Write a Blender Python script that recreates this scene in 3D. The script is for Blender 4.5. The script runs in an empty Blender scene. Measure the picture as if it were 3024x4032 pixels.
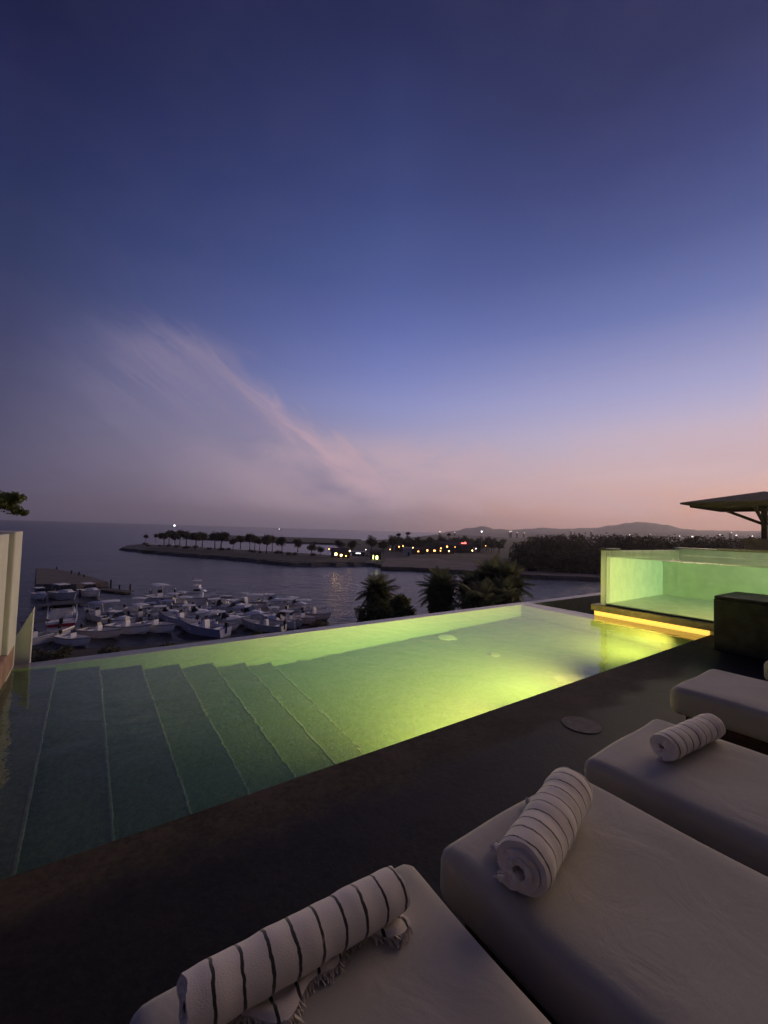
import bpy, bmesh, math, random
import numpy as np
from mathutils import Vector, Matrix

RNG = random.Random(7)
SC = bpy.context.scene
COL = SC.collection
# ------------------------------------------------------------------ camera
# world: x runs along the pool, y across it towards the sea, z = 0 is the pool's water level
FPX, PITCH, ROLL, AXIS = 1629.0, math.radians(2.505), math.radians(-1.766), math.radians(54.39)
CAM = Vector((0, 0, 1.5))
_a = (math.sin(AXIS), math.cos(AXIS)); _n = (-math.cos(AXIS), math.sin(AXIS))
def _w(v): return Vector((v[0]*_a[0]+v[1]*_a[1], v[0]*_n[0]+v[1]*_n[1], v[2]))
F_ = _w((0, math.cos(PITCH), math.sin(PITCH)))
_U0 = _w((0, -math.sin(PITCH), math.cos(PITCH))); _X0 = _w((1, 0, 0))
X_ = _X0*math.cos(ROLL)-_U0*math.sin(ROLL); U_ = _U0*math.cos(ROLL)+_X0*math.sin(ROLL)
RIGHT = _w((1, 0, 0)); FWD = _w((0, 1, 0))
cam = bpy.data.cameras.new('camera'); cam_o = bpy.data.objects.new('camera', cam); COL.objects.link(cam_o)
cam.sensor_fit = 'HORIZONTAL'; cam.sensor_width = 36; cam.lens = 36*FPX/3024
cam.clip_start = .05; cam.clip_end = 60000
cam_o.matrix_world = Matrix(((X_.x, U_.x, -F_.x, CAM.x), (X_.y, U_.y, -F_.y, CAM.y), (X_.z, U_.z, -F_.z, CAM.z), (0, 0, 0, 1)))
SC.camera = cam_o
def ray(px, py): return X_*((px-1512)/FPX)+U_*((2016-py)/FPX)+F_
SEA = -13.5
def on_z(px, py, z=SEA):
    d = ray(px, py); return CAM+d*((z-CAM.z)/d.z)
def at_dist(px, py, dist):          # a direction at a chosen distance over ground
    d = ray(px, py); return CAM+d*(dist/math.hypot(d.x, d.y))
def azel(px, py):
    d = ray(px, py).normalized()
    return math.degrees(math.atan2(d.dot(RIGHT), d.dot(FWD))), math.degrees(math.asin(d.z))

# ------------------------------------------------------------------ sky, sun, exposure
def lin(r, g, b):
    f = lambda c: (c/255/12.92) if c/255 <= .04045 else ((c/255+.055)/1.055)**2.4
    return (f(r), f(g), f(b), 1)
SUN_AZ, SUN_EL = 52.0, 3.0          # the glow lies off to the right of the view
class NT:
    def __init__(s, tree): s.t = tree; s.n = tree.nodes; s.l = tree.links
    def new(s, typ, **kw):
        n = s.n.new(typ)
        for k, v in kw.items(): setattr(n, k, v)
        return n
    def put(s, sock, v):
        if isinstance(v, bpy.types.NodeSocket): s.l.new(v, sock)
        elif v is not None: sock.default_value = v
    def math(s, op, a, b=None, c=None, clamp=False):
        n = s.new('ShaderNodeMath', operation=op, use_clamp=clamp)
        for i, v in enumerate((a, b, c)):
            if v is not None: s.put(n.inputs[i], v)
        return n.outputs[0]
    def vmath(s, op, a, b=None):
        n = s.new('ShaderNodeVectorMath', operation=op); s.put(n.inputs[0], a)
        if b is not None: s.put(n.inputs[1], b)
        return n.outputs['Value'] if op in ('DOT_PRODUCT', 'LENGTH') else n.outputs['Vector']
    def rng(s, v, a, b, c=0., d=1., smooth=True):
        n = s.new('ShaderNodeMapRange', interpolation_type='SMOOTHSTEP' if smooth else 'LINEAR')
        n.clamp = True
        for i, x in enumerate((v, a, b, c, d)): s.put(n.inputs[i], x)
        return n.outputs[0]
    def ramp(s, v, stops, mode='LINEAR'):
        n = s.new('ShaderNodeValToRGB'); cr = n.color_ramp; cr.interpolation = mode
        while len(cr.elements) < len(stops): cr.elements.new(.5)
        for e, (p, c) in zip(cr.elements, stops): e.position = p; e.color = c
        s.put(n.inputs[0], v); return n.outputs[0]
    def mix(s, f, a, b, blend='MIX'):
        n = s.new('ShaderNodeMix', data_type='RGBA', blend_type=blend)
        s.put(n.inputs[0], f); s.put(n.inputs[6], a); s.put(n.inputs[7], b); return n.outputs[2]
    def noise(s, vec, scale, detail=3, rough=.55, dist=0):
        n = s.new('ShaderNodeTexNoise'); s.put(n.inputs['Vector'], vec)
        n.inputs['Scale'].default_value = scale; n.inputs['Detail'].default_value = detail
        n.inputs['Roughness'].default_value = rough; n.inputs['Distortion'].default_value = dist
        return n.outputs[0]

world = bpy.data.worlds.new('World'); SC.world = world; world.use_nodes = True
w = NT(world.node_tree); w.n.clear()
gen = w.new('ShaderNodeTexCoord').outputs['Generated']
nrm = w.vmath('NORMALIZE', gen)
dR = w.vmath('DOT_PRODUCT', nrm, tuple(RIGHT)); dF = w.vmath('DOT_PRODUCT', nrm, tuple(FWD))
sep = w.new('ShaderNodeSeparateXYZ'); w.put(sep.inputs[0], nrm)
DEG = 180/math.pi
az = w.math('MULTIPLY', w.math('ARCTAN2', dR, dF), DEG)
el = w.math('MULTIPLY', w.math('ARCSINE', sep.outputs[2]), DEG)
e01 = w.math('DIVIDE', el, 60.0, clamp=True)
def stops(lst): return [(e/60, lin(*c)) for e, c in lst]
glow = w.ramp(e01, stops([(0, (236, 150, 96)), (4, (255, 190, 132)), (9, (246, 200, 168)), (15, (206, 180, 186)), (22, (140, 138, 176)), (32, (84, 90, 140)), (45, (50, 51, 90)), (60, (42, 42, 72))]))
west = w.ramp(e01, stops([(0, (206, 140, 122)), (3.5, (228, 170, 148)), (7.3, (218, 186, 186)), (12.6, (194, 182, 206)), (17, (166, 165, 206)),
                          (25, (108, 121, 177)), (32, (76, 89, 144)), (39, (56, 65, 116)), (45, (44, 50, 92)), (60, (40, 40, 72))]))
mid = w.ramp(e01, stops([(0, (134, 117, 134)), (1.5, (156, 135, 150)), (6.5, (172, 156, 174)), (12, (160, 156, 190)), (17, (140, 146, 197)), (21, (118, 129, 188)),
                         (26.5, (95, 108, 170)), (31, (78, 93, 152)), (40, (58, 71, 124)), (52, (35, 43, 86)), (60, (38, 38, 68))]))
east = w.ramp(e01, stops([(0, (80, 77, 98)), (3, (86, 82, 106)), (7, (85, 83, 110)), (12, (77, 78, 109)), (19, (64, 68, 105)), (25, (50, 59, 98)),
                          (31, (40, 50, 91)), (38, (31, 38, 79)), (45, (24, 28, 63)), (60, (34, 34, 62))]))
ca = w.math('COSINE', w.math('DIVIDE', w.math('SUBTRACT', az, SUN_AZ), DEG))
sky = w.mix(w.rng(ca, -.09, .62, smooth=False), east, mid)
sky = w.mix(w.rng(ca, .62, .985, smooth=False), sky, west)
sky = w.mix(w.rng(ca, .985, 1., smooth=False), sky, glow)
# thin cloud: a streak falling to the right with a veil spread below it, and a soft pink bank low down
A = azel(820, 1290); D = azel(1440, 1832)
ln = math.hypot(D[0]-A[0], D[1]-A[1]); du, dv = (D[0]-A[0])/ln, (D[1]-A[1])/ln
ax, ey = w.math('SUBTRACT', az, A[0]), w.math('SUBTRACT', el, A[1])
u = w.math('ADD', w.math('MULTIPLY', ax, du), w.math('MULTIPLY', ey, dv))
v = w.math('ADD', w.math('MULTIPLY', ax, dv), w.math('MULTIPLY', ey, -du))
cv = w.new('ShaderNodeCombineXYZ'); w.put(cv.inputs[0], w.math('MULTIPLY', u, .25)); w.put(cv.inputs[1], v)
n1 = w.noise(cv.outputs[0], .26, 7, .62, .8)
n0 = w.noise(cv.outputs[0], .07, 2, .5)
vw = w.math('ADD', w.math('ADD', v, w.math('MULTIPLY', w.math('SUBTRACT', n1, .5), 6.5)), w.math('MULTIPLY', w.math('SUBTRACT', n0, .5), 6.))
cf = w.new('ShaderNodeCombineXYZ'); w.put(cf.inputs[0], w.math('MULTIPLY', u, .10)); w.put(cf.inputs[1], w.math('MULTIPLY', vw, .9))
n5 = w.noise(cf.outputs[0], .55, 7, .68, .5)
edge = w.rng(vw, -1.4, 2.0)
fade = w.rng(vw, 1.0, 24., 1., .10)
lead = w.rng(w.math('ADD', u, w.math('MULTIPLY', w.math('SUBTRACT', n1, .5), 6.)), -12., -1.)
tail = w.rng(u, ln-1, ln+9, 1., 0.)
veil = w.math('MULTIPLY', w.math('MULTIPLY', edge, fade), w.math('MULTIPLY', lead, tail))
cut = w.rng(w.math('ADD', el, w.math('MULTIPLY', w.math('SUBTRACT', n1, .5), 9.)), 20.5, 24.5, 1., 0.)
veil = w.math('MULTIPLY', w.math('MULTIPLY', veil, cut), w.rng(n5, .30, .70, .40, 1.))
sky = w.mix(w.math('MULTIPLY', veil, .85), sky, lin(140, 130, 158))
streak = w.math('MULTIPLY', w.rng(vw, -1.0, .8), w.rng(vw, 1.0, 4.0, 1., 0.))
streak = w.math('MULTIPLY', streak, w.math('MULTIPLY', w.rng(u, 1., ln*.75, .1, 1.), tail))
streak = w.math('MULTIPLY', streak, w.math('MULTIPLY', w.rng(n5, .3, .65, .3, 1.), w.math('MULTIPLY', lead, cut)))
sky = w.mix(w.math('MULTIPLY', streak, .72), sky, lin(206, 172, 184))
cb = w.new('ShaderNodeCombineXYZ'); w.put(cb.inputs[0], w.math('MULTIPLY', az, .5)); w.put(cb.inputs[1], w.math('MULTIPLY', el, 1.1))
n3 = w.noise(cb.outputs[0], .11, 7, .60, .5)
bank = w.math('MULTIPLY', w.rng(n3, .34, .60), w.math('MULTIPLY', w.rng(el, .5, 4.), w.rng(el, 9., 15., 1., 0.)))
bank = w.math('MULTIPLY', bank, w.rng(ca, .1, .65))
sky = w.mix(w.math('MULTIPLY', bank, .70), sky, lin(204, 174, 182))
n4 = w.noise(cb.outputs[0], .2, 6, .62, .4)
sky = w.mix(w.rng(n4, .35, .75, 0., .014), sky, lin(170, 155, 175))
nish = w.new('ShaderNodeTexSky', sky_type='NISHITA', sun_disc=False)
nish.sun_elevation = math.radians(-4); nish.sun_rotation = math.atan2(_w((math.sin(math.radians(SUN_AZ)), math.cos(math.radians(SUN_AZ)), 0)).x,
                                                                  _w((math.sin(math.radians(SUN_AZ)), math.cos(math.radians(SUN_AZ)), 0)).y)
sky = w.mix(.012, sky, nish.outputs[0], 'ADD')
bg = w.new('ShaderNodeBackground'); w.put(bg.inputs[0], sky); bg.inputs[1].default_value = 1.0
wo = w.new('ShaderNodeOutputWorld'); w.l.new(bg.outputs[0], wo.inputs[0])

sun = bpy.data.lights.new('sun', 'SUN'); sun_o = bpy.data.objects.new('sun', sun); COL.objects.link(sun_o)
sun.energy = 1.5; sun.angle = math.radians(40); sun.color = (1, .72, .50)
sd = RIGHT*math.sin(math.radians(SUN_AZ))+FWD*math.cos(math.radians(SUN_AZ)); sd.z = math.tan(math.radians(SUN_EL+11))
sun_o.rotation_euler = sd.to_track_quat('Z', 'Y').to_euler()
SC.view_settings.view_transform = 'Standard'; SC.view_settings.look = 'None'
SC.view_settings.exposure = 0; SC.view_settings.gamma = 1; SC.view_settings.use_curve_mapping = False
SC.render.engine = 'CYCLES'
SC.cycles.use_denoising = True
SC.cycles.max_bounces = 10; SC.cycles.transmission_bounces = 10; SC.cycles.transparent_max_bounces = 12
SC.cycles.sample_clamp_indirect = 4; SC.cycles.blur_glossy = .5

# ------------------------------------------------------------------ materials
M = {}
def mat(name, col, rough=.7, var=.15, scale=6., bump=0., bscale=60., metal=0., spec=.5, col2=None, sheen=0., emit=None, estr=0., aniso=None, trans=0., wrink=0.):
    m = bpy.data.materials.new(name); m.use_nodes = True; t = NT(m.node_tree)
    b = t.n['Principled BSDF']; b.inputs['Roughness'].default_value = rough; b.inputs['Metallic'].default_value = metal
    b.inputs['Specular IOR Level'].default_value = spec
    if sheen: b.inputs['Sheen Weight'].default_value = sheen
    co = t.new('ShaderNodeTexCoord').outputs['Object']
    if aniso: 
        mp = t.new('ShaderNodeMapping'); t.put(mp.inputs[0], co); mp.inputs['Scale'].default_value = aniso; co = mp.outputs[0]
    c = tuple(col)+(1,); c2 = tuple(col2)+(1,) if col2 else tuple(x*(1-var) for x in col)+(1,)
    f = t.rng(t.noise(co, scale, 6, .62), .3, .7)
    t.put(b.inputs['Base Color'], t.mix(f, c, c2))
    t.put(b.inputs['Roughness'], t.rng(f, 0, 1, max(rough-.08, 0), min(rough+.08, 1)))
    if bump:
        bn = t.new('ShaderNodeBump'); bn.inputs['Strength'].default_value = bump; bn.inputs['Distance'].default_value = .01
        t.put(bn.inputs['Height'], t.noise(co, bscale, 4, .6)); t.l.new(bn.outputs[0], b.inputs['Normal'])
    if wrink:
        b2 = t.new('ShaderNodeBump'); b2.inputs['Strength'].default_value = wrink; b2.inputs['Distance'].default_value = .03
        t.put(b2.inputs['Height'], t.noise(co, 4.5, 5, .55, 1.4)); t.l.new(bn.outputs[0], b2.inputs['Normal']); t.l.new(b2.outputs[0], b.inputs['Normal'])
    if emit:
        b.inputs['Emission Color'].default_value = tuple(emit)+(1,); b.inputs['Emission Strength'].default_value = estr
        m.cycles.emission_sampling = 'NONE'
    if trans:
        tr = t.new('ShaderNodeBsdfTranslucent'); t.put(tr.inputs[0], t.mix(f, c, c2)); mx = t.new('ShaderNodeMixShader'); mx.inputs[0].default_value = trans
        t.l.new(b.outputs[0], mx.inputs[1]); t.l.new(tr.outputs[0], mx.inputs[2]); t.l.new(mx.outputs[0], t.n['Material Output'].inputs[0])
    M[name] = m; return m
mat('plaster', (.090, .120, .070), .6, .32, 30, .5, 60)
mat('nosing', (.15, .165, .13), .5, .35, 30, .2, 80)
mat('rim_stone', (.30, .29, .25), .35, .35, 5, .2, 60)
mat('white_wall', (.50, .48, .475), .85, .12, 2.5, .25, 70)
mat('terracotta', (.26, .15, .12), .8, .3, 5, .3, 60)
mat('spa_tile', (.62, .64, .55), .5, .15, 5, .15, 80)
mat('slab_stone', (.30, .25, .16), .6, .3, 8, .3, 80)
mat('dark_stone', (.028, .028, .022), .7, .4, 6, .35, 60)
mat('cap_metal', (.05, .055, .045), .45, .2, 20)
mat('cushion', (.46, .415, .355), .95, .12, 2.2, .22, 900, sheen=.3, wrink=.16)
mat('bed_wood', (.075, .03, .022), .6, .45, 4, .3, 40, aniso=(.6, 6, 8))
mat('dry_towel', (.74, .65, .58), .95)
mat('lid', (.20, .175, .15), .8, .3, 25, .2, 80, spec=.2)
mat('drain', (.22, .25, .20), .5, .1, 10)
mat('drain_grate', (.135, .155, .115), .5, .2, 20)
mat('gelcoat', (.88, .86, .86), .3, .18, 1.3)
mat('gelcoat_cream', (.76, .67, .61), .35, .2, 1.3)
mat('gelcoat_blue', (.40, .42, .58), .35, .2, 1.3)
mat('gelcoat_grey', (.56, .55, .56), .4, .25, 1.3)
mat('red_stripe', (.36, .02, .04), .4)
mat('boat_deck', (.38, .37, .37), .7, .3, 3)
mat('boat_floor', (.16, .155, .155), .8, .4, 2)
mat('boat_glass', (.015, .016, .02), .1, .2, 2)
mat('canvas_white', (.74, .73, .75), .8, .12, 2)
mat('canvas_blue', (.24, .26, .42), .8, .15, 2)
mat('canvas_dark', (.05, .05, .06), .85, .2, 2)
mat('motor', (.02, .02, .022), .35)
mat('steel', (.4, .4, .42), .35, .1, 5, metal=.8)
mat('dock_wood', (.10, .085, .075), .85, .4, 2, .3, 20, aniso=(1, 8, 1))
mat('pile_wood', (.035, .03, .028), .85, .4, 3)
mat('pile_cap', (.7, .7, .7), .5)
mat('paving', (.15, .125, .11), .9, .35, .4, .3, 8)
mat('bank_rock', (.10, .09, .085), .9, .55, .35, .8, 2.5)
mat('sand', (.125, .105, .095), .95, .4, .12, .3, 4)
mat('scrub_ground', (.05, .048, .036), .95, .5, .1, .5, 3)
mat('bark', (.085, .07, .055), .9, .4, 8, .5, 20)
mat('leaf', (.16, .165, .06), .6, .5, 1.5, col2=(.09, .11, .04), trans=.45)
mat('leaf_far', (.10, .095, .055), .75, .5, .25, trans=.3)
mat('leaf_wood', (.085, .08, .045), .8, .6, .15, trans=.4)
mat('frond', (.21, .215, .10), .6, .5, 2.0, col2=(.15, .17, .08), spec=.2, trans=.5)
mat('frond_dry', (.13, .095, .06), .8, .4, 3)
mat('hill', (.26, .22, .21), .95, .3, .002)
mat('house_wall', (.48, .46, .45), .85, .15, .6)
mat('house_roof', (.09, .07, .065), .85, .3, .8)
mat('tarp_white', (.6, .6, .62), .8)
mat('timber', (.085, .055, .042), .75, .4, 3, .2, 30, aniso=(1, 1, 6))
mat('thatch', (.115, .085, .07), .95, .45, 12, .8, 60)
def emis(name, col, s): return mat(name, col, .5, .02, 1, emit=col, estr=s)
emis('bulb_warm', (1., .62, .22), 16); emis('bulb_white', (.9, .95, 1.), 9); emis('bulb_green', (.80, .85, .25), 8)
emis('bulb_amber', (1., .42, .10), 10); emis('bulb_red', (1., .12, .10), 7); emis('bulb_town', (1., .85, .75), 4)

# deck stone: dry and wet patches with a ragged outline, plus shade painted in at the left
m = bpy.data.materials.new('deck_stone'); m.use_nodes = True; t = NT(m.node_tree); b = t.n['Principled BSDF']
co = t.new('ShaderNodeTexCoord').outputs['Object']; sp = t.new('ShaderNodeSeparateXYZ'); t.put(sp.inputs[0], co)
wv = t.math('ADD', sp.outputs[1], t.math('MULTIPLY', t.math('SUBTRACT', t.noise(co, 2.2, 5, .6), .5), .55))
wv = t.math('ADD', wv, t.rng(sp.outputs[0], -1.5, 3.2, -.32, .0, False))  # shade painted into the stone: darker towards the left end
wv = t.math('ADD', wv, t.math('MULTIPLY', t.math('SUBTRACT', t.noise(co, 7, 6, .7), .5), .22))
dry_unshaded = t.rng(wv, 1.72, 2.02)
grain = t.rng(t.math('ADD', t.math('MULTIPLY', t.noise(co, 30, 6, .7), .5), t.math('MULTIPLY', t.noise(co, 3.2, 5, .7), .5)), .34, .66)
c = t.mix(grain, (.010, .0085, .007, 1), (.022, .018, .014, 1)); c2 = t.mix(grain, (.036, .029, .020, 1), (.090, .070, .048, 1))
t.put(b.inputs['Base Color'], t.mix(dry_unshaded, c, c2)); t.put(b.inputs['Roughness'], t.rng(dry_unshaded, 0, 1, .62, .85)); b.inputs['Specular IOR Level'].default_value = .22
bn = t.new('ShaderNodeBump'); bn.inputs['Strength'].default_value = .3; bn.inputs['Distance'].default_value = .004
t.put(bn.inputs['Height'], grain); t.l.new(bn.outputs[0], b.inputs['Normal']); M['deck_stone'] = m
# striped towel cloth (woven stripes run round the roll)
def towel_mat(name, pitch, offs):
    m = bpy.data.materials.new(name); m.use_nodes = True; t = NT(m.node_tree); b = t.n['Principled BSDF']
    co = t.new('ShaderNodeTexCoord').outputs['Object']; sp = t.new('ShaderNodeSeparateXYZ'); t.put(sp.inputs[0], co)
    x = t.math('ADD', sp.outputs[0], t.math('MULTIPLY', t.math('SUBTRACT', t.noise(co, 14, 3), .5), .022))
    k = t.math('ABSOLUTE', t.math('SUBTRACT', t.math('FRACT', t.math('DIVIDE', t.math('ADD', x, 5+offs), pitch)), .5))
    s = t.rng(k, .05, .072, 1., 0.)
    s = t.math('MULTIPLY', s, t.rng(t.noise(co, 9, 2), .30, .40, .55, 1.))
    base = t.mix(t.noise(co, 25, 4), (.82, .73, .65, 1), (.72, .63, .56, 1))
    t.put(b.inputs['Base Color'], t.mix(s, base, (.02, .018, .02, 1))); b.inputs['Roughness'].default_value = .95
    b.inputs['Sheen Weight'].default_value = .4
    bn = t.new('ShaderNodeBump'); bn.inputs['Strength'].default_value = .4; bn.inputs['Distance'].default_value = .004
    t.put(bn.inputs['Height'], t.noise(co, 330, 3, .7)); t.l.new(bn.outputs[0], b.inputs['Normal']); M[name] = m
towel_mat('towel_wide', .061, .012); towel_mat('towel_mid', .056, .024); towel_mat('towel_fine', .066, .02)
# water
def water_mat(name, ior, absorb=None, dens=0, bump=.02, bscale=3., tint=(1, 1, 1), milk=0.):
    m = bpy.data.materials.new(name); m.use_nodes = True; t = NT(m.node_tree); t.n.clear()
    g = t.new('ShaderNodeBsdfGlass'); g.inputs['IOR'].default_value = ior; g.inputs['Roughness'].default_value = .0
    g.inputs['Color'].default_value = tuple(tint)+(1,)
    if bump:
        co = t.new('ShaderNodeTexCoord').outputs['Object']; bn = t.new('ShaderNodeBump'); bn.inputs['Strength'].default_value = bump
        bn.inputs['Distance'].default_value = .05
        t.put(bn.inputs['Height'], t.noise(co, bscale, 4, .55, .4)); t.l.new(bn.outputs[0], g.inputs['Normal'])
    o = t.new('ShaderNodeOutputMaterial'); t.l.new(g.outputs[0], o.inputs[0])
    if dens:
        va = t.new('ShaderNodeVolumeAbsorption'); va.inputs[0].default_value = tuple(absorb)+(1,); va.inputs[1].default_value = dens
        vs_ = t.new('ShaderNodeVolumeScatter'); vs_.inputs[0].default_value = (.85, 1., .78, 1); vs_.inputs[1].default_value = milk; vs_.inputs['Anisotropy'].default_value = .4
        ad = t.new('ShaderNodeAddShader'); t.l.new(va.outputs[0], ad.inputs[0]); t.l.new(vs_.outputs[0], ad.inputs[1]); t.l.new((ad if milk else va).outputs[0], o.inputs[1])
    M[name] = m
water_mat('pool_water', 1.333, (.23, .86, .66), .21, .20, 2.8, milk=.026)
water_mat('spa_water', 1.333, (.25, .90, .74), .13, .05, 4.)
water_mat('acrylic', 1.49, None, 0, 0, 1, (.985, .985, .98))
m = bpy.data.materials.new('sea_water'); m.use_nodes = True; t = NT(m.node_tree); b = t.n['Principled BSDF']
b.inputs['Base Color'].default_value = (.012, .013, .018, 1); b.inputs['Roughness'].default_value = .25; b.inputs['IOR'].default_value = 1.33
co = t.new('ShaderNodeTexCoord').outputs['Object']; bn = t.new('ShaderNodeBump'); bn.inputs['Strength'].default_value = .9; bn.inputs['Distance'].default_value = .8
h = t.math('ADD', t.noise(co, .35, 5, .6, .3), t.math('MULTIPLY', t.noise(co, .03, 3, .5), 2.))
t.put(bn.inputs['Height'], h); t.l.new(bn.outputs[0], b.inputs['Normal']); M['sea_water'] = m

m = bpy.data.materials.new('opal'); m.use_nodes = True; t = NT(m.node_tree); t.n.clear()
td, tt, tm, to = t.new('ShaderNodeBsdfDiffuse'), t.new('ShaderNodeBsdfTranslucent'), t.new('ShaderNodeMixShader'), t.new('ShaderNodeOutputMaterial')
td.inputs[0].default_value = tt.inputs[0].default_value = (.95, .95, .86, 1); tm.inputs[0].default_value = .75
t.l.new(td.outputs[0], tm.inputs[1]); t.l.new(tt.outputs[0], tm.inputs[2]); t.l.new(tm.outputs[0], to.inputs[0]); M['opal'] = m

# ------------------------------------------------------------------ mesh helpers
class MB:
    """collects shapes into one mesh"""
    def __init__(s): s.v = []; s.f = []
    def add(s, vs, fs):
        o = len(s.v); s.v += [tuple(p) for p in vs]; s.f += [tuple(i+o for i in q) for q in fs]; return s
    def box(s, x0, x1, y0, y1, z0, z1, tx=None):
        vs = [(x, y, z) for z in (z0, z1) for y in (y0, y1) for x in (x0, x1)]
        if tx: vs = [tx(p) for p in vs]
        return s.add(vs, [(0, 2, 3, 1), (4, 5, 7, 6), (0, 1, 5, 4), (2, 6, 7, 3), (0, 4, 6, 2), (1, 3, 7, 5)])
    def tube(s, p, q, r0, r1=None, n=8, cap=True):
        r1 = r0 if r1 is None else r1; p = Vector(p); q = Vector(q); d = (q-p).normalized()
        x = d.orthogonal().normalized(); y = d.cross(x); vs = []
        for c, r in ((p, r0), (q, r1)):
            for i in range(n):
                a = 2*math.pi*i/n; vs.append(c+x*math.cos(a)*r+y*math.sin(a)*r)
        fs = [(i, (i+1) % n, n+(i+1) % n, n+i) for i in range(n)]
        if cap: fs += [tuple(range(n))[::-1], tuple(range(n, 2*n))]
        return s.add(vs, fs)
    def path(s, pts, rad, n=8):
        pts = [Vector(p) for p in pts]; vs = []; fs = []
        for k, c in enumerate(pts):
            d = (pts[min(k+1, len(pts)-1)]-pts[max(k-1, 0)]).normalized()
            x = d.cross(Vector((.3, .95, .1))).normalized(); y = d.cross(x)
            for i in range(n):
                a = 2*math.pi*i/n; vs.append(c+(x*math.cos(a)+y*math.sin(a))*rad[k])
        for k in range(len(pts)-1):
            for i in range(n):
                fs.append((k*n+i, k*n+(i+1) % n, (k+1)*n+(i+1) % n, (k+1)*n+i))
        fs += [tuple(range(n))[::-1], tuple((len(pts)-1)*n+i for i in range(n))]
        return s.add(vs, fs)
    def disc(s, c, r, h, n=24):
        return s.tube((c[0], c[1], c[2]), (c[0], c[1], c[2]+h), r, r, n)
    def prism(s, pts, z0, z1):
        n = len(pts); vs = [(x, y, z0) for x, y in pts]+[(x, y, z1) for x, y in pts]
        return s.add(vs, [tuple(range(n))[::-1], tuple(range(n, 2*n))]+[(i, (i+1) % n, n+(i+1) % n, n+i) for i in range(n)])
    def mesh(s, name, m, smooth=False, bevel=0, seg=2):
        me = bpy.data.meshes.new(name); me.from_pydata(s.v, [], s.f)
        bm = bmesh.new(); bm.from_mesh(me)
        bmesh.ops.recalc_face_normals(bm, faces=bm.faces)
        if bevel:
            bmesh.ops.bevel(bm, geom=list(bm.edges), offset=bevel, segments=seg, affect='EDGES', profile=.5, clamp_overlap=True)
        bm.to_mesh(me); bm.free()
        me.materials.append(M[m])
        if smooth: me.polygons.foreach_set('use_smooth', [True]*len(me.polygons)); me.set_sharp_from_angle(angle=.9)
        me.update(); return me
    def build(s, name, m, parent=None, loc=(0, 0, 0), rotz=0, **kw):
        return link(name, s.mesh(name, m, **kw), parent, loc, rotz)
def link(name, me, parent=None, loc=(0, 0, 0), rotz=0, rot=None):
    o = bpy.data.objects.new(name, me); COL.objects.link(o); o.parent = parent
    o.location = loc; o.rotation_euler = rot if rot else (0, 0, rotz); return o
def tag(o, label, cat=None, group=None):
    o['label'] = label
    if cat: o['category'] = cat
    if group: o['group'] = group
    return o
def thing(name, label, cat, loc=(0, 0, 0), rotz=0, group=None):
    o = bpy.data.objects.new(name, None); COL.objects.link(o); o.empty_display_size = .2
    o.location = loc; o.rotation_euler = (0, 0, rotz); return tag(o, label, cat, group)
def structure(o): o['kind'] = 'structure'; return o
def stuff(o): o['kind'] = 'stuff'; return o
def copy_tree(o, parent=None):
    c = o.copy(); COL.objects.link(c); c.parent = parent
    for ch in KIDS.get(o.name, []): copy_tree(ch, c)
    return c
KIDS = {}
def freeze(root):
    for ch in bpy.data.objects:
        if ch.parent: KIDS.setdefault(ch.parent.name, [])
    def rec(o):
        KIDS[o.name] = [c for c in o.children]
        for c in o.children: rec(c)
    rec(root)

def leaf_cloud(blobs, n, size, seed, name, mname, shell=.55, out=.14):
    """leaf-sized quads spread through a crown's volume: blobs = [(centre, radii)]"""
    r = np.random.default_rng(seed); cs = np.array([b[0] for b in blobs], float); rs = np.array([b[1] for b in blobs], float)
    wgt = np.prod(rs, 1)**.7; k = r.choice(len(blobs), n, p=wgt/wgt.sum())
    d = r.normal(size=(n, 3)); d /= np.linalg.norm(d, axis=1)[:, None]
    rad = shell+(1-shell)*r.random(n)**.7; rad *= 1+out*r.normal(size=n)
    p = cs[k]+d*rs[k]*rad[:, None]
    nn = d*.6+r.normal(size=(n, 3))*.7; nn /= np.linalg.norm(nn, axis=1)[:, None]
    x = np.cross(nn, r.normal(size=(n, 3))); x /= np.linalg.norm(x, axis=1)[:, None]; y = np.cross(nn, x)
    s = size*(.6+.8*r.random(n))[:, None]
    q = np.stack([p-x*s, p+y*s*.45, p+x*s, p-y*s*.45], 1).reshape(-1, 3)
    me = bpy.data.meshes.new(name); me.from_pydata(q.tolist(), [], np.arange(4*n).reshape(-1, 4).tolist()); me.materials.append(M[mname]); return me

# ------------------------------------------------------------------ pool, deck and terrace
PN, PF, PL, LEDGE, DEPTH = 2.317, 5.50, -.53, 7.62, -1.22      # near wall, far wall, left end, shelf, floor
RIM = 5.70
pool = thing('infinity_pool', 'infinity edge swimming pool with underwater steps, lit yellow green from below', 'pool', (PL, PN, 0))
L = lambda x, y, z=0: (x-PL, y-PN, z)
def pbox(mb, x0, x1, y0, y1, z0, z1): return mb.box(x0-PL, x1-PL, y0-PN, y1-PN, z0, z1)
pbox(MB(), PL-.2, 12, PN-.25, RIM, DEPTH-.2, DEPTH).build('floor', 'plaster', pool)
pbox(MB(), PL-.2, 12, PN-.25, PN, DEPTH+.001, -.012).build('near_wall', 'plaster', pool)
far = pbox(MB(), PL-.2, 12, PF, RIM, DEPTH+.001, -.016).build('far_wall', 'plaster', pool)
pbox(MB(), PL-.2, 12, PF+.002, RIM+.004, -.016, -.004).build('rim', 'rim_stone', far, bevel=.004)
pbox(MB(), PL-.2, PL, PN+.001, PF-.001, DEPTH+.001, -.012).build('end_wall', 'plaster', pool)
pbox(MB(), LEDGE, 8.0, PN+.001, PF-.001, DEPTH+.001, -.075).build('shelf', 'plaster', pool, bevel=.012)
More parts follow.
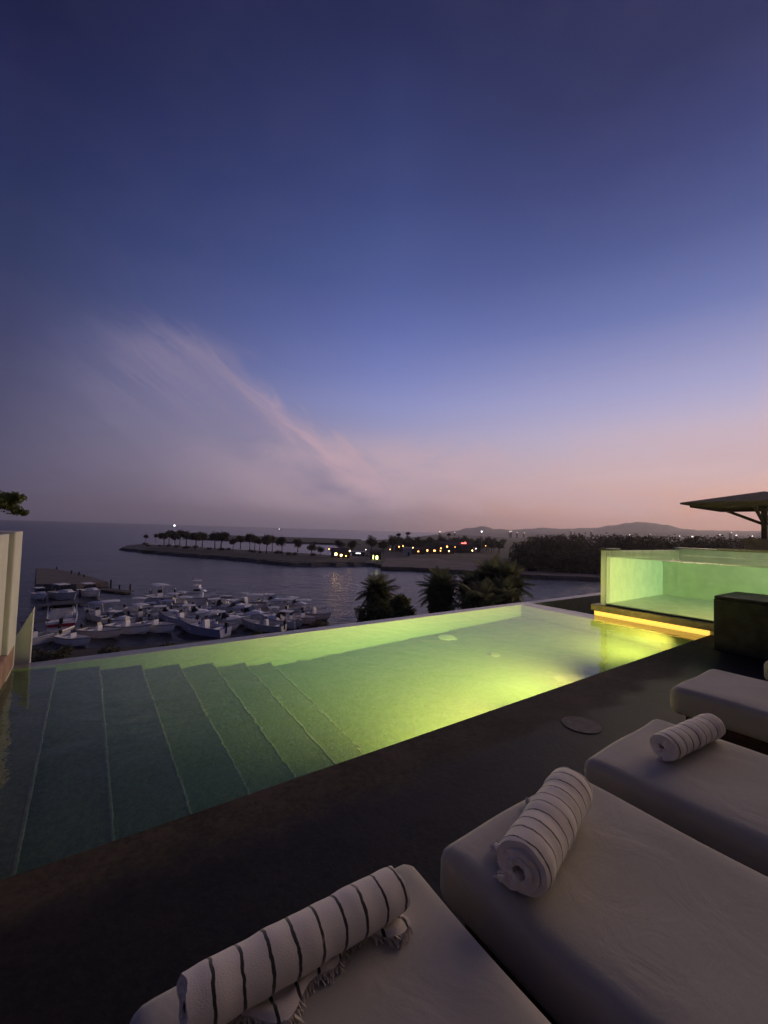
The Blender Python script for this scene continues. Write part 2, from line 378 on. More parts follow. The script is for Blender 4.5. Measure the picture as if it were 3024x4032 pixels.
nos_x = [-.175, .20, .595, .985, 1.37, 1.765, 2.125]
for i, xs in enumerate(nos_x):
    z = -.10-.16*i
    st = pbox(MB(), (PL+.001 if i == 0 else nos_x[i-1]-.05), xs-.012, PN+.001, PF-.001, DEPTH+.001, z).build('step', 'plaster', pool)
    nb = pbox(MB(), xs-.022, xs, PN+.002, PF-.002, z-.05, z+.003).build('nosing', 'nosing', st, bevel=.006)
for (x, y, r, dm) in ((5.16, 5.22, .17, 'drain'), (5.17, 4.19, .09, 'drain_grate'), (5.19, 3.12, .09, 'drain_grate')):
    MB().disc(L(x, y, DEPTH+.002), r, .018, 28).build('floor_drain', dm, pool, bevel=.004)
# water body: slightly let into the walls
wm = MB().box(PL-.003, 8.003, PN-.003, RIM+.001, DEPTH-.004, 0)
pw = structure(wm.build('pool_water', 'pool_water'))

def pool_light(x, y, z, facing, power, label, col, spread=150, size=.24, tilt=0):
    o = thing('pool_light', label, 'pool light', (x, y, z), facing)
    ring = MB(); n = 24
    for i in range(n):
        a0, a1 = 2*math.pi*i/n, 2*math.pi*(i+1)/n
        vs = [(h, math.cos(a)*r, math.sin(a)*r) for a in (a0, a1) for (h, r) in ((0, .15), (.025, .145), (.025, .118), (0, .115))]
        ring.add(vs, [(0, 1, 5, 4), (1, 2, 6, 5), (2, 3, 7, 6)])
    ring.build('trim_ring', 'steel', o)
    MB().tube((.002, 0, 0), (.01, 0, 0), .115, .115, 24).build('lens', 'pile_cap', o)
    la = bpy.data.lights.new('pool_lamp', 'AREA'); la.shape = 'DISK'; la.size = size; la.energy = power; la.color = col; la.spread = math.radians(spread)
    lo = bpy.data.objects.new('pool_lamp', la); COL.objects.link(lo); lo.parent = o; lo.location = (.035, 0, 0)
    lo.rotation_euler = (0, -math.pi/2-tilt, 0)
    return o
YEL = (1., .66, .17)
pool_light(3.05, PN, -.50, math.pi/2, 205, 'round underwater light just past the lowest pool step', YEL, 138)
pool_light(4.5, PN, -.50, math.pi/2, 300, 'round underwater light in line with the round floor drains', YEL, 122)
pool_light(7.05, PN, -.55, math.pi/2, 260, 'round underwater light near the raised glass pool', (1., .62, .13), 125)

# deck
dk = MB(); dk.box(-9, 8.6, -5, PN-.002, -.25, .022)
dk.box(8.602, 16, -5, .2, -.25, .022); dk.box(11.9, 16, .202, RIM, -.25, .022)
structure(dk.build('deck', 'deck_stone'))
bs = MB().box(-9, 16, -5, RIM-.05, SEA+.5, DEPTH-.22)
tag(bs.build('hotel_building', 'white_wall'), 'pale rendered hotel block that carries the roof terrace', 'building')
MB().disc((3.225, 1.76, .0225), .145, .006, 36).build('deck_lid', 'lid', bevel=.002)
tag(bpy.data.objects['deck_lid'], 'pale round lid set flush in the dark deck beside the pool', 'lid')
# dark planter block beside the raised pool
bl = thing('stone_planter', 'dark stone planter block between deck and raised glass pool', 'planter', (7.445, 1.28, .022))
MB().box(-.475, .475, -.70, .70, 0, .69).build('body', 'dark_stone', bl, bevel=.012)
MB().box(-.47, .47, -.695, .695, .692, .728).build('coping', 'dark_stone', bl, bevel=.012)
hf = thing('hotel_facade', 'pale rendered upper storey wall behind the row of sunbeds', 'building', (3.5, -1.75, .022))  # unseen wall added behind the camera to keep sky light off the near deck
for (x0, x1) in ((-12.5, -6.2), (-2.2, -.4), (3.6, 12.5)): MB().box(x0, x1, -.3, 0, 0, 5.2).build('wall', 'white_wall', hf)  # wall pieces of the added unseen facade
for (x0, x1) in ((-6.199, -2.201), (-.399, 3.599)):
    MB().box(x0, x1, -.3, 0, 2.5, 5.2).build('lintel', 'white_wall', hf)
    for k in range(2):
        a, b_ = x0+(x1-x0)*k/2, x0+(x1-x0)*(k+1)/2
        fr_ = MB().box(a, a+.07, -.18, -.1, 0, 2.499).box(b_-.07, b_-.0005, -.18, -.1, 0, 2.499).box(a+.071, b_-.071, -.18, -.1, 2.43, 2.499).box(a+.071, b_-.071, -.18, -.1, 0, .07).build('sliding_door', 'cap_metal', hf)
        MB().box(a+.071, b_-.071, -.15, -.13, .071, 2.429).build('pane', 'boat_glass', fr_)
# left side: low terracotta wall, white screen wall with a pilaster, slanted fin
lw = tag(MB().box(-1.35, -.533, 1.6, 5.62, .0, .24).build('low_wall', 'terracotta', bevel=.02), 'low reddish rendered wall along the steps end of the pool', 'wall')
sw = thing('screen_wall', 'white rendered screen wall at the steps end of the pool', 'wall', (-.75, 5.0, 0))
MB().box(-.18, .17, -2.2, .17, .24, 1.36).build('wall_panel', 'white_wall', sw, bevel=.008)
MB().box(-.22, .215, .18, .70, -.3, 1.375).build('pilaster', 'white_wall', sw, bevel=.012)
fin = thing('fin_wall', 'short white fin wall with a slanted top behind the screen wall', 'wall', (-.5, 5.82, 0))
fb = MB(); pr = [(-.16, -.6), (.075, -.6), (.085, .55), (-.16, .02)]
fb.add([(x, y, z) for y in (0, .12) for (x, z) in pr], [(0, 1, 2, 3), (7, 6, 5, 4), (0, 4, 5, 1), (1, 5, 6, 2), (2, 6, 7, 3), (3, 7, 4, 0)])
fb.build('panel', 'white_wall', fin, bevel=.006)

# raised acrylic pool
SX, SB, SR, SY1, SY0 = 8.0, 11.5, .45, 4.01, .45
spa = thing('glass_pool', 'raised plunge pool with a clear acrylic front, glowing yellow green', 'pool', (SX, SY1, 0))
def sbox(mb, x0, x1, y0, y1, z0, z1): return mb.box(x0-SX, x1-SX, y0-SY1, y1-SY1, z0, z1)
sbox(MB(), 7.9, SB+.3, SY0-.2, 4.15, .097, .211).build('base_slab', 'slab_stone', spa, bevel=.006)
sbox(MB(), 8.005, SB+.2, SY0-.1, 4.10, DEPTH+.01, .095).build('plinth', 'spa_tile', spa)
sbox(MB(), 8.22, SB, 3.92, SY1, .212, 1.24).build('side_wall', 'spa_tile', spa, bevel=.003)
sbox(MB(), 7.99, 8.2195, 3.92, SY1, .212, 1.24).build('corner_post', 'opal', spa, bevel=.004)
sbox(MB(), SB+.001, SB+.2, SY0, SY1, .212, 1.27).build('back_wall', 'spa_tile', spa, bevel=.01)
sbox(MB(), 8.0, SB, SY0-.1, SY0, .212, 1.24).build('end_wall', 'spa_tile', spa, bevel=.006)
sbox(MB(), 8.033, SB-.001, SY0+.001, 3.919, .212, .25).build('floor', 'spa_tile', spa)
sbox(MB(), 7.975, 8.55, 3.905, 4.03, 1.242, 1.285).build('corner_cap', 'cap_metal', spa, bevel=.005)
sbox(MB(), SB-.02, SB+.25, 1.2, 3.2, 1.272, 1.32).build('coping', 'slab_stone', spa, bevel=.008)
sbox(MB(), SB-.02, SB+.25, 3.202, 4.03, 1.272, 1.30).build('coping', 'rim_stone', spa, bevel=.008)
sbox(MB(), 8.0, 8.03, SY0+.002, 3.918, .213, 1.24).build('front_pane', 'acrylic', spa)
sbox(MB(), 7.985, 7.999, SY0, 3.905, .2125, .235).build('pane_channel', 'cap_metal', spa)
structure(MB().box(8.0312, SB+.0005, SY0-.001, 3.9205, .2495, 1.12).build('spa_water', 'spa_water'))
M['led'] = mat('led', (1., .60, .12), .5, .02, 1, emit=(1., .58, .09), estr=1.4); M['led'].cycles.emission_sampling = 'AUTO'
sbox(MB(), 7.975, 8.004, PN+.004, 4.12, .003, .0955).build('light_strip', 'led', spa)  # no lamp: emissive band stands in for amber light falling on the plinth
pool_light(8.42, SY0, .46, math.pi/2, 170, 'round underwater light inside the raised glass pool', (1., .78, .22), 165, tilt=-.6)
pool_light(10.4, SY0, .62, math.pi/2, 30, 'second underwater light, deeper inside the raised glass pool', (1., .92, .62), 165, tilt=-.12)

# ------------------------------------------------------------------ sunbeds
def rounded_box(x0, x1, y0, y1, z0, z1, r, seed, sag=.011, n=(26, 52, 8)):
    """soft cushion: box grid pulled in at edges and corners, slightly uneven"""
    rr = np.random.default_rng(seed); ph = rr.random((6, 3))*6.28; fq = rr.random((6, 2))*6+2
    c = Vector(((x0+x1)/2, (y0+y1)/2, (z0+z1)/2)); h = Vector(((x1-x0)/2, (y1-y0)/2, (z1-z0)/2))
    bm = bmesh.new(); bmesh.ops.create_cube(bm, size=2)
    for ax_, cuts in enumerate(n):
        es = [e for e in bm.edges if abs(abs((e.verts[0].co-e.verts[1].co)[ax_])-2) < 1e-4]
        bmesh.ops.subdivide_edges(bm, edges=es, cuts=cuts, use_grid_fill=True)
    for vtx in bm.verts:
        p = Vector([vtx.co[i]*h[i] for i in range(3)])
        inner = Vector([max(-(h[i]-r), min(h[i]-r, p[i])) for i in range(3)])
        d = p-inner
        # map the cube's edge band onto a round profile
        if d.length > 1e-9:
            m_ = max(abs(d.x), abs(d.y), abs(d.z)); d = d.normalized()*m_; p = inner+d
        wv = sum(math.sin(p.x*fq[k][0]+ph[k][0])*math.sin(p.y*fq[k][1]+ph[k][1]) for k in range(6))/6
        if p.z > 0: p.z += wv*sag
        edge = 1-min(1, max(abs(p.x)/h.x, abs(p.y)/h.y)); p.z += .008*min(1, edge*4) if p.z > 0 else 0
        p.x += math.sin(p.y*9+ph[0][2])*.003; p.y += math.sin(p.x*11+ph[1][2])*.003
        vtx.co = p+c
    me = bpy.data.meshes.new('mattress'); bm.to_mesh(me); bm.free(); me.materials.append(M['cushion'])
    me.polygons.foreach_set('use_smooth', [True]*len(me.polygons)); return me
beds = [(.12, .94, 1.12, -.035, 'grey cushioned sunbed beside the pool steps, long striped towel across its foot'),
        (1.04, 1.89, 1.09, 0., 'grey cushioned sunbed with a slanted half unrolled striped towel'),
        (2.03, 2.90, 1.12, .02, 'grey cushioned sunbed with a tight striped towel roll, beside the round deck lid'),
        (3.54, 4.41, 1.28, 0., 'grey cushioned sunbed with no towel, on a dark red wooden base'),
        (5.09, 5.94, 1.08, 0., 'grey cushioned sunbed nearest the dark stone planter')]
for i, (x0, x1, y1, rz, lab) in enumerate(beds):
    bd = thing('sunbed', lab, 'sunbed', ((x0+x1)/2, y1, .022), rz, 'sunbeds in a row on the deck')
    hw = (x1-x0)/2
    link('mattress', rounded_box(-hw, hw, -2.0, 0, .205, .392, .05, i+3), bd)
    MB().box(-hw+.06, hw-.06, -1.95, -.09, .06, .204).build('base', 'bed_wood', bd, bevel=.006)
    for sx in (-1, 1):
        for sy in (-.2, -1.8):
            MB().box(sx*(hw-.14)-.035, sx*(hw-.14)+.035, sy-.035, sy+.035, 0, .06).build('leg', 'bed_wood', bd)

# ------------------------------------------------------------------ towels
def towel(label, x, y, z, rz, length, R, mname, seed, tail=.09, flat=.9, turns=3.6, mirror=1, loose=0.):
    t = thing('rolled_towel', label, 'towel', (x, y, z), rz, 'rolled towels on the sunbeds')
    rr = np.random.default_rng(seed); N, NX, th = 150, 60, R*.112
    prof = []
    r_in = R*.2
    for k in range(N):
        f = k/(N-1); a = f*turns*2*math.pi; r = r_in+(R-r_in)*f
        a2 = a-turns*2*math.pi-math.pi/2           # the roll ends at its underside
        prof.append((r*math.cos(a2), r*math.sin(a2)*flat))
    base = prof[-1]
    nt = 12
    for k in range(1, nt+1): prof.append((base[0]+tail*k/nt, base[1]+.004*math.sin(k*.9)))
    pts = np.array(prof); T = len(pts)
    xs = np.linspace(-length/2, length/2, NX)
    ph = rr.random(8)*6.28
    def off(i, xx):
        f = min(1, i/(N-1)); q = R*.06*f
        return q*(math.sin(xx*31+ph[0]+i*.05)+.7*math.sin(xx*57+ph[1]-i*.09)+.5*math.sin(xx*90+ph[2]+i*.21))*.5
    V = np.zeros((NX, T, 2, 3))
    tg = np.gradient(pts, axis=0); nl = np.stack([-tg[:, 1], tg[:, 0]], 1); nl /= np.linalg.norm(nl, axis=1)[:, None]+1e-9
    for a in range(NX):
        e = abs(xs[a])/(length/2)
        for i in range(T):
            o = off(i, xs[a]); sc = 1-.05*max(0, e-.85)/.15
            c = pts[i]*sc-nl[i]*o*.6
            if i >= N:
                wob = .55+.45*math.sin(xs[a]*17+ph[5])+.25*math.sin(xs[a]*41+ph[6]); c = np.array([base[0]+(pts[i][0]-base[0])*max(.12, wob), c[1]+.012*max(0, wob-.6)*(i-N)/nt])
            xx = xs[a]*(1+.012*math.sin(i*.33+ph[3])+.008*math.sin(i*.9+ph[4]))+loose*(i/T-.5)*.06
            for s_, sg in ((0, -1), (1, 1)):
                V[a, i, s_] = (xx, mirror*(c[0]+sg*nl[i, 0]*th), c[1]+sg*nl[i, 1]*th)
    zmin = V[..., 2].min(); V[..., 2] -= zmin
    vs = V.reshape(-1, 3).tolist(); ix = lambda a, i, s_: (a*T+i)*2+s_
    fs = []
    for a in range(NX-1):
        for i in range(T-1):
            fs.append((ix(a, i, 1), ix(a+1, i, 1), ix(a+1, i+1, 1), ix(a, i+1, 1))); fs.append((ix(a, i, 0), ix(a, i+1, 0), ix(a+1, i+1, 0), ix(a+1, i, 0)))
        for i in (0, T-1): fs.append((ix(a, i, 0), ix(a+1, i, 0), ix(a+1, i, 1), ix(a, i, 1)))
    for i in range(T-1):
        for a in (0, NX-1): fs.append((ix(a, i, 0), ix(a, i+1, 0), ix(a, i+1, 1), ix(a, i, 1)))
    mb = MB(); mb.add(vs, fs)
    mb.build('roll', mname, t, smooth=True)
    # frayed fringe along the loose edge
    fr = MB()
    for k in range(int(length/.004)):
        f = min(.999, max(0, k*.004/length+rr.normal()*.004)); ai = f*(NX-1); a0 = int(ai); a1 = min(NX-1, a0+1)
        e = V[a0, T-1].mean(0)*(1-(ai-a0))+V[a1, T-1].mean(0)*(ai-a0)
        xx, y0, z0 = e; ln_ = .008+.016*rr.random(); w_ = .002+.0022*rr.random(); dx = rr.normal()*.005; zz = max(.002, z0+.003*rr.normal()); z1 = max(.0015, zz-.3*z0)
        fr.add([(xx-w_, y0-mirror*.006, zz), (xx+w_, y0-mirror*.006, zz), (xx+dx+w_*.5, y0+mirror*ln_, z1), (xx+dx-w_*.5, y0+mirror*ln_, z1),
                (xx, y0+mirror*ln_*.5, zz+.005)], [(0, 1, 4), (1, 2, 4), (2, 3, 4), (3, 0, 4)])
    fr.build('fringe', 'dry_towel', t)
    return t
BT = .022+.392+.006
towel('long striped towel roll with a frayed fringe, on the sunbed beside the pool steps', .49, .955, BT, -.03, .55, .060, 'towel_wide', 1, .075, mirror=-1)
towel('fat striped towel roll partly unrolled, its spiral end open, lying askew', 1.345, .85, BT, .26, .53, .082, 'towel_mid', 2, .11, mirror=1, turns=3.1, loose=.6)
towel('small tight striped towel roll with a ruffled upper edge', 2.58, .84, BT, -.09, .52, .064, 'towel_fine', 3, .04, mirror=1)

# ------------------------------------------------------------------ timber parasol on a stone pedestal
um = thing('timber_parasol', 'dark timber parasol with a flat hipped thatch roof and diagonal braces', 'parasol', (12.7, 2.64, 1.57), 0)
MB().box(-.05, .05, -.05, .05, 0, .95).build('post', 'timber', um)
hw, oh = 1.12, 1.25
for i in range(4):
    a = i*math.pi/2; R_ = Matrix.Rotation(a, 4, 'Z')
    tx = lambda p: tuple(R_ @ Vector(p))
    MB().tube(tx((.03, 0, .34)), tx((.78, 0, .70)), .036, .036, 6).build('brace', 'timber', um)
    MB().box(-hw+.04, hw-.04, hw-.08, hw-.01, .69, .775, tx).build('edge_beam', 'timber', um)
    MB().box(.05, hw-.1, -.035, .035, .692, .77, tx).build('rafter', 'timber', um)
rf = MB()
rf.add([(-oh, -oh, .76), (oh, -oh, .76), (oh, oh, .76), (-oh, oh, .76), (-oh, -oh, .80), (oh, -oh, .80), (oh, oh, .80), (-oh, oh, .80), (0, 0, 1.10), (0, 0, 1.05)],
       [(4, 5, 8), (5, 6, 8), (6, 7, 8), (7, 4, 8), (0, 9, 1), (1, 9, 2), (2, 9, 3), (3, 9, 0), (0, 1, 5, 4), (1, 2, 6, 5), (2, 3, 7, 6), (3, 0, 4, 7)])
rf.build('roof', 'thatch', um)
pd = thing('stone_pedestal', 'square pale stone pedestal under the timber parasol', 'pedestal', (12.7, 2.64, .022))
MB().box(-.35, .35, -.28, .28, 0, 1.49).build('body', 'slab_stone', pd, bevel=.01)
MB().box(-.37, .37, -.30, .30, 1.491, 1.547).build('cap', 'slab_stone', pd, bevel=.01)

# ------------------------------------------------------------------ sea, shores, hills
def ring_sheet(name, m, rad, z):
    n = 64; mb = MB(); mb.add([(0, 0, z)]+[(math.cos(2*math.pi*i/n)*rad, math.sin(2*math.pi*i/n)*rad, z) for i in range(n)], [(0, 1+i, 1+(i+1) % n) for i in range(n)])
    return structure(mb.build(name, m))
ring_sheet('sea', 'sea_water', 6500, SEA)
def sheet(name, pts, m, z, skirt=1.5):
    """flat land: outline in metres, with a sloping bank down into the water"""
    n = len(pts); c = Vector((sum(p.x for p in pts)/n, sum(p.y for p in pts)/n, 0))
    mb = MB(); vs = [(p.x, p.y, z) for p in pts]; 
    lo = []
    for k, p in enumerate(pts):
        a, b_ = pts[k-1], pts[(k+1) % n]; d = Vector((b_.y-a.y, a.x-b_.x)).normalized()
        if SIGN(pts) < 0: d = -d
        lo.append((p.x+d.x*skirt, p.y+d.y*skirt, SEA-.4))
    mb.add(vs+lo, [tuple(range(n))]+[(i, (i+1) % n, n+(i+1) % n, n+i) for i in range(n)])
    me = mb.mesh(name, m); bm = bmesh.new(); bm.from_mesh(me); bmesh.ops.triangulate(bm, faces=[f for f in bm.faces if len(f.verts) > 4]); bm.to_mesh(me); bm.free()
    return structure(link(name, me))
def SIGN(p): return sum(p[i].x*p[(i+1) % len(p)].y-p[(i+1) % len(p)].x*p[i].y for i in range(len(p)))
def gp(lst, z=SEA): return [on_z(x, y, z) for x, y in lst]
def dense(lst, step=22, jit=2.):
    out = []; r = random.Random(len(lst))
    for (x0, y0), (x1, y1) in zip(lst, lst[1:]):
        k = max(1, int(abs(x1-x0)/step))
        for i in range(k):
            f = i/k; out.append((x0+(x1-x0)*f, y0+(y1-y0)*f+r.uniform(-jit, jit)))
    return out+[lst[-1]]
# long breakwater spit: near bank, sandy top
near = dense([(480, 2166), (560, 2176), (700, 2190), (900, 2205), (1150, 2229), (1300, 2230), (1440, 2228), (1478, 2231)], 22, 1.2)
back = dense([(1478, 2205), (1300, 2196), (1221, 2190), (884, 2169), (700, 2158), (560, 2150), (500, 2156)], 30, 1)
sheet('breakwater', gp(near+back), 'bank_rock', SEA+1.3, 2.2)
topo = dense([(560, 2166), (700, 2178), (900, 2192), (1150, 2212), (1300, 2216), (1440, 2215)], 30, 1.)+dense([(1440, 2207), (1221, 2192), (884, 2173), (600, 2156)], 30, 1)
sheet('breakwater_path', gp(topo, SEA+1.3), 'scrub_ground', SEA+1.45, .3)
# second, farther spit
fs = dense([(752, 2124), (900, 2130), (1060, 2136), (1221, 2142), (1420, 2150)], 40, .6)+dense([(1420, 2128), (1221, 2122), (900, 2112), (760, 2108)], 40, .4)
sheet('far_spit', gp(fs), 'scrub_ground', SEA+1.6, 3)
# mainland across the basin
ml = dense([(1492, 2234), (1560, 2236), (1680, 2242), (1888, 2254), (2066, 2268), (2338, 2279), (2700, 2300), (3100, 2330), (3500, 2370)], 30, 1.)
ml = gp(ml)+[at_dist(3600, 2300, 600), at_dist(3900, 2200, 5000), at_dist(3000, 2150, 5600), at_dist(2300, 2120, 5600), at_dist(1760, 2100, 5000)]+gp([(1640, 2116), (1560, 2124), (1420, 2134), (1330, 2150), (1380, 2170), (1460, 2200)])
sheet('mainland', ml, 'scrub_ground', SEA+1.2, 3)
beach = dense([(1500, 2231), (1680, 2238), (1888, 2250), (2066, 2263), (2338, 2273), (2700, 2292)], 30, 1.)+dense([(2700, 2280), (2338, 2262), (2066, 2250), (1888, 2222), (1680, 2196), (1520, 2200)], 30, 2.)
sheet('beach', gp(beach, SEA+1.2), 'sand', SEA+1.32, .3)
# ground at the foot of the hotel and the marina's paved quay
c0 = [on_z(-200, 2640), on_z(130, 2600), on_z(500, 2580), on_z(900, 2540), on_z(1300, 2490), on_z(1700, 2440), on_z(2100, 2400), on_z(2600, 2420), on_z(3200, 2500)]
sheet('shore_ground', c0+[Vector((30, -20, 0)), Vector((-40, -20, 0)), Vector((-70, 30, 0))], 'scrub_ground', SEA+.9, 1.5)
sheet('quay', gp([(140, 2320), (143, 2250), (230, 2258), (330, 2280), (425, 2310), (300, 2320)]), 'paving', SEA+1.1, .2)
# hills
def hills(name, prof, dist, depth, label_seed):
    r = random.Random(label_seed); mb = MB(); rows = 5; n = len(prof)
    for j in range(rows):
        f = j/(rows-1)
        for (x, y) in prof:
            top = at_dist(x, y, dist); base = at_dist(x, y, dist-depth*(1-f)) if j < rows-1 else top
            h = top.z-SEA; zz = SEA-2+(h+2)*(math.sin(f*math.pi/2)**1.3)*(1 if j in (0, rows-1) else r.uniform(.85, 1.05))
            mb.v.append((base.x, base.y, zz))
    for j in range(rows-1):
        for i in range(n-1): mb.f.append((j*n+i, j*n+i+1, (j+1)*n+i+1, (j+1)*n+i))
    return structure(mb.build(name, 'hill', smooth=True))
def profile(pts, step=12, jit=1.3, seed=1):
    r = random.Random(seed); out = []
    for (x0, y0), (x1, y1) in zip(pts, pts[1:]):
        k = max(1, int((x1-x0)/step))
        for i in range(k): out.append((x0+(x1-x0)*i/k, y0+(y1-y0)*(.5-.5*math.cos(math.pi*i/k))+r.uniform(-jit, jit)))
    return out+[pts[-1]]
hills('hills', profile([(1720, 2100), (1786, 2091), (1850, 2079), (1905, 2072), (1953, 2083), (2020, 2086), (2090, 2082), (2134, 2078), (2202, 2082), (2338, 2078), (2420, 2067), (2480, 2058),
                        (2521, 2055), (2570, 2059), (2623, 2067), (2680, 2080), (2740, 2087), (2903, 2090), (3100, 2092), (3400, 2080), (3800, 2085)]), 4200, 1500, 3)
hills('foothills', profile([(1840, 2106), (1960, 2098), (2100, 2095), (2300, 2098), (2500, 2092), (2640, 2094), (2800, 2098), (3100, 2100), (3600, 2105)], 15, 2., 5), 2500, 700, 4)

# ------------------------------------------------------------------ vegetation
# palms on the breakwater
def round_palm_meshes(seed):
    r = random.Random(seed); h = 6.2+r.uniform(-.5, .6)
    tr = MB().path([(0, 0, -.4), (.15*r.uniform(-1, 1), .1, h*.5), (.3*r.uniform(-1, 1), .1, h)], [.34, .22, .2], 7).mesh('trunk', 'bark', smooth=True)
    b = [((0, 0, h+.6), (2.7, 2.7, 2.1))]+[((r.uniform(-1.9, 1.9), r.uniform(-1.9, 1.9), h+r.uniform(-.8, 1.7)), (1.3, 1.3, 1.1)) for _ in range(8)]
    cr = leaf_cloud(b, 1300, .45, seed, 'crown', 'leaf_far', .25)
    return tr, cr
rp = [round_palm_meshes(s) for s in (1, 2, 3, 4)]
zl = [(260, 235, .72), (335, 240, .8), (412, 270, 1.05), (452, 262, 1.), (500, 275, 1.), (540, 268, 1.), (580, 285, 1.05), (664, 300, .95), (725, 285, 1.05), (820, 296, 1.), (877, 303, 1.1), (965, 312, .95),
      (1035, 290, 1.), (1098, 315, .95), (1137, 305, 1.05), (1190, 305, .95), (1240, 335, 1.1), (1285, 315, 1.), (1378, 345, 1.2), (1500, 315, 1.)]
def place_round(px, py, sc, label, group, i):
    p = on_z(px, py, SEA+1.4); k = i % 4
    o = thing('palm_tree', label, 'palm tree', p, RNG.uniform(0, 6.28), group); wx = sc*RNG.uniform(.75, 1.2); o.scale = (wx, wx, sc); o.rotation_euler = (RNG.uniform(-.07, .07), RNG.uniform(-.07, .07), RNG.uniform(0, 6.28))
    link('trunk', rp[k][0], o); link('crown', rp[k][1], o); return o
for i, (zx, zy, sc) in enumerate(zl):
    place_round(450+zx/2.074+RNG.uniform(-4, 4), 2020+zy/2.074, sc*RNG.uniform(.82, 1.15), 'slim trunked palm in the row along the breakwater', 'palms along the breakwater', i)
rr_ = random.Random(77)
for i in range(22):
    zx = 240+rr_.random()*1400; zy = 262+(zx-400)*.062+rr_.uniform(4, 16); sc = rr_.uniform(.5, 1.2)
    o = thing('low_bush', 'low dark bush at the foot of the breakwater palms', 'bush', on_z(450+zx/2.074, 2020+zy/2.074, SEA+1.4), rr_.random()*6, 'bushes on the breakwater')
    link('foliage', leaf_cloud([((rr_.uniform(-1, 1)*sc, rr_.uniform(-1, 1)*sc, .5*sc), (1.1*sc, 1.1*sc, .8*sc)) for _ in range(4)], 240, .3, i+300, 'foliage', 'leaf_far', .2), o)
    MB().path([(0, 0, -.2), (.05, 0, .5*sc)], [.08, .04], 5).build('stem', 'bark', o)
# trees by the far shore
def shore_tree_meshes(seed, h, rad):
    r = random.Random(seed)
    tr = MB().path([(0, 0, -.4), (.2, .1, h*.3), (.1, .3, h*.62)], [.35, .28, .16], 7)
    for k in range(4):
        a = k*1.6+r.random(); tr.path([(.15, .2, h*.35), (math.cos(a)*rad*.6, math.sin(a)*rad*.6, h*.68)], [.16, .05], 5)
    b = [((r.uniform(-.6, .6)*rad, r.uniform(-.6, .6)*rad, h*(.5+.4*r.random())), (rad*.5, rad*.5, h*.18)) for _ in range(10)]
    return tr.mesh('trunk', 'bark', smooth=True), leaf_cloud(b, 1100, .4, seed, 'crown', 'leaf_far', .3)
stv = [shore_tree_meshes(11, 8, 3.4), shore_tree_meshes(12, 9.5, 3.2), shore_tree_meshes(13, 6.5, 3.6)]
z5 = lambda x, y: (1150+x/2.074, 2050+y/2.074)
for i, (x, y, sc, lab) in enumerate([(45, 250, .8, 'lone leafy tree where the breakwater joins the shore'), (160, 290, .75, 'low bushy tree beside the warm lit restaurant'), (390, 245, 1., 'tall leafy tree behind the warm lit restaurant'),
                                     (490, 262, .95, 'leafy tree between restaurant and white tarpaulin'), (645, 262, 1.1, 'dark leafy tree over the green lit doorway'), (745, 268, 1.1, 'dark leafy tree right beside the green lit doorway'),
                                     (230, 285, .6, 'small round bush on the breakwater end')]):
    tr, cr = stv[i % 3]; o = thing('leafy_tree', lab, 'tree', on_z(*z5(x, y), SEA+1.3), i*1.3); o.scale = (sc,)*3; link('trunk', tr, o); link('crown', cr, o)
r = random.Random(21)
for i in range(64):
    x = 780+r.random()*920; y = 200+r.random()*62
    if r.random() < .3: x = 1300+r.random()*420
    tr, cr = stv[i % 3]; sc = r.uniform(.8, 1.35)
    o = thing('leafy_tree', 'dark leafy tree among the lit shoreline buildings', 'tree', on_z(*z5(x, y), SEA+1.2), r.random()*6, 'trees among the shoreline buildings'); o.scale = (sc, sc, sc*.9)
    link('trunk', tr, o); link('crown', cr, o)
def tall_palm(px, ptop, pbase, label):
    p = on_z(px, pbase, SEA+1.2); d = (p-CAM).to_2d().length
    top = at_dist(px, ptop, d); h = top.z-p.z
    o = thing('tall_palm', label, 'palm tree', p)
    MB().path([(0, 0, -.3), (.1, 0, h*.5), (0, .1, h-.8)], [.28, .2, .16], 6).build('trunk', 'bark', o, smooth=True)
    link('crown', leaf_cloud([((0, 0, h-.7), (1.5, 1.5, .9)), ((.8, 0, h-1.), (1., 1., .6)), ((-.7, .4, h-1.1), (1., 1., .7))], 420, .4, int(px), 'crown', 'leaf_far', .2), o)
tall_palm(z5(868, 0)[0], z5(0, 105)[1], z5(0, 240)[1], 'tall thin palm with a broad crown above the white kiosk')
tall_palm(z5(945, 0)[0], z5(0, 95)[1], z5(0, 240)[1], 'tallest thin palm, narrow crown, above the white kiosk')
tall_palm(z5(1280, 0)[0], z5(0, 105)[1], z5(0, 235)[1], 'thin palm above the orange lights')
# wooded bank across the basin: reads as one mass
r = random.Random(5); blobs = []
for i in range(330):
    x = 2040+r.random()**1.0*1500; f = r.random()
    edge = 2262+(x-2066)*.045 if x > 2066 else 2256
    d0 = (on_z(x, edge)-CAM).to_2d().length
    dist = d0+4+f*f*130
    skyl = 2100+(14 if x < 2080 else 0)+(max(0, 2130-x)*.18)+max(0, x-2500)*.026+r.uniform(-1, 9)+f*0
    top = at_dist(x, skyl, dist); h = top.z-(SEA+1)
    if f < .18: h *= .55+2.*f
    if dist < d0+12: h *= r.uniform(.45, .8)
    hr = r.uniform(3, 5.)
    blobs.append(((top.x, top.y, SEA+1+h*.58), (hr, hr, h*.42))); blobs.append(((top.x+r.uniform(-2, 2), top.y+r.uniform(-2, 2), SEA+1+h*.25), (hr, hr, h*.27)))
wd = stuff(link('mangrove_wood', leaf_cloud(blobs, 110000, .55, 8, 'mangrove_wood', 'leaf_wood', .35, .05)))
tag(wd, 'dark wooded bank across the basin, one dense mass', 'woodland')
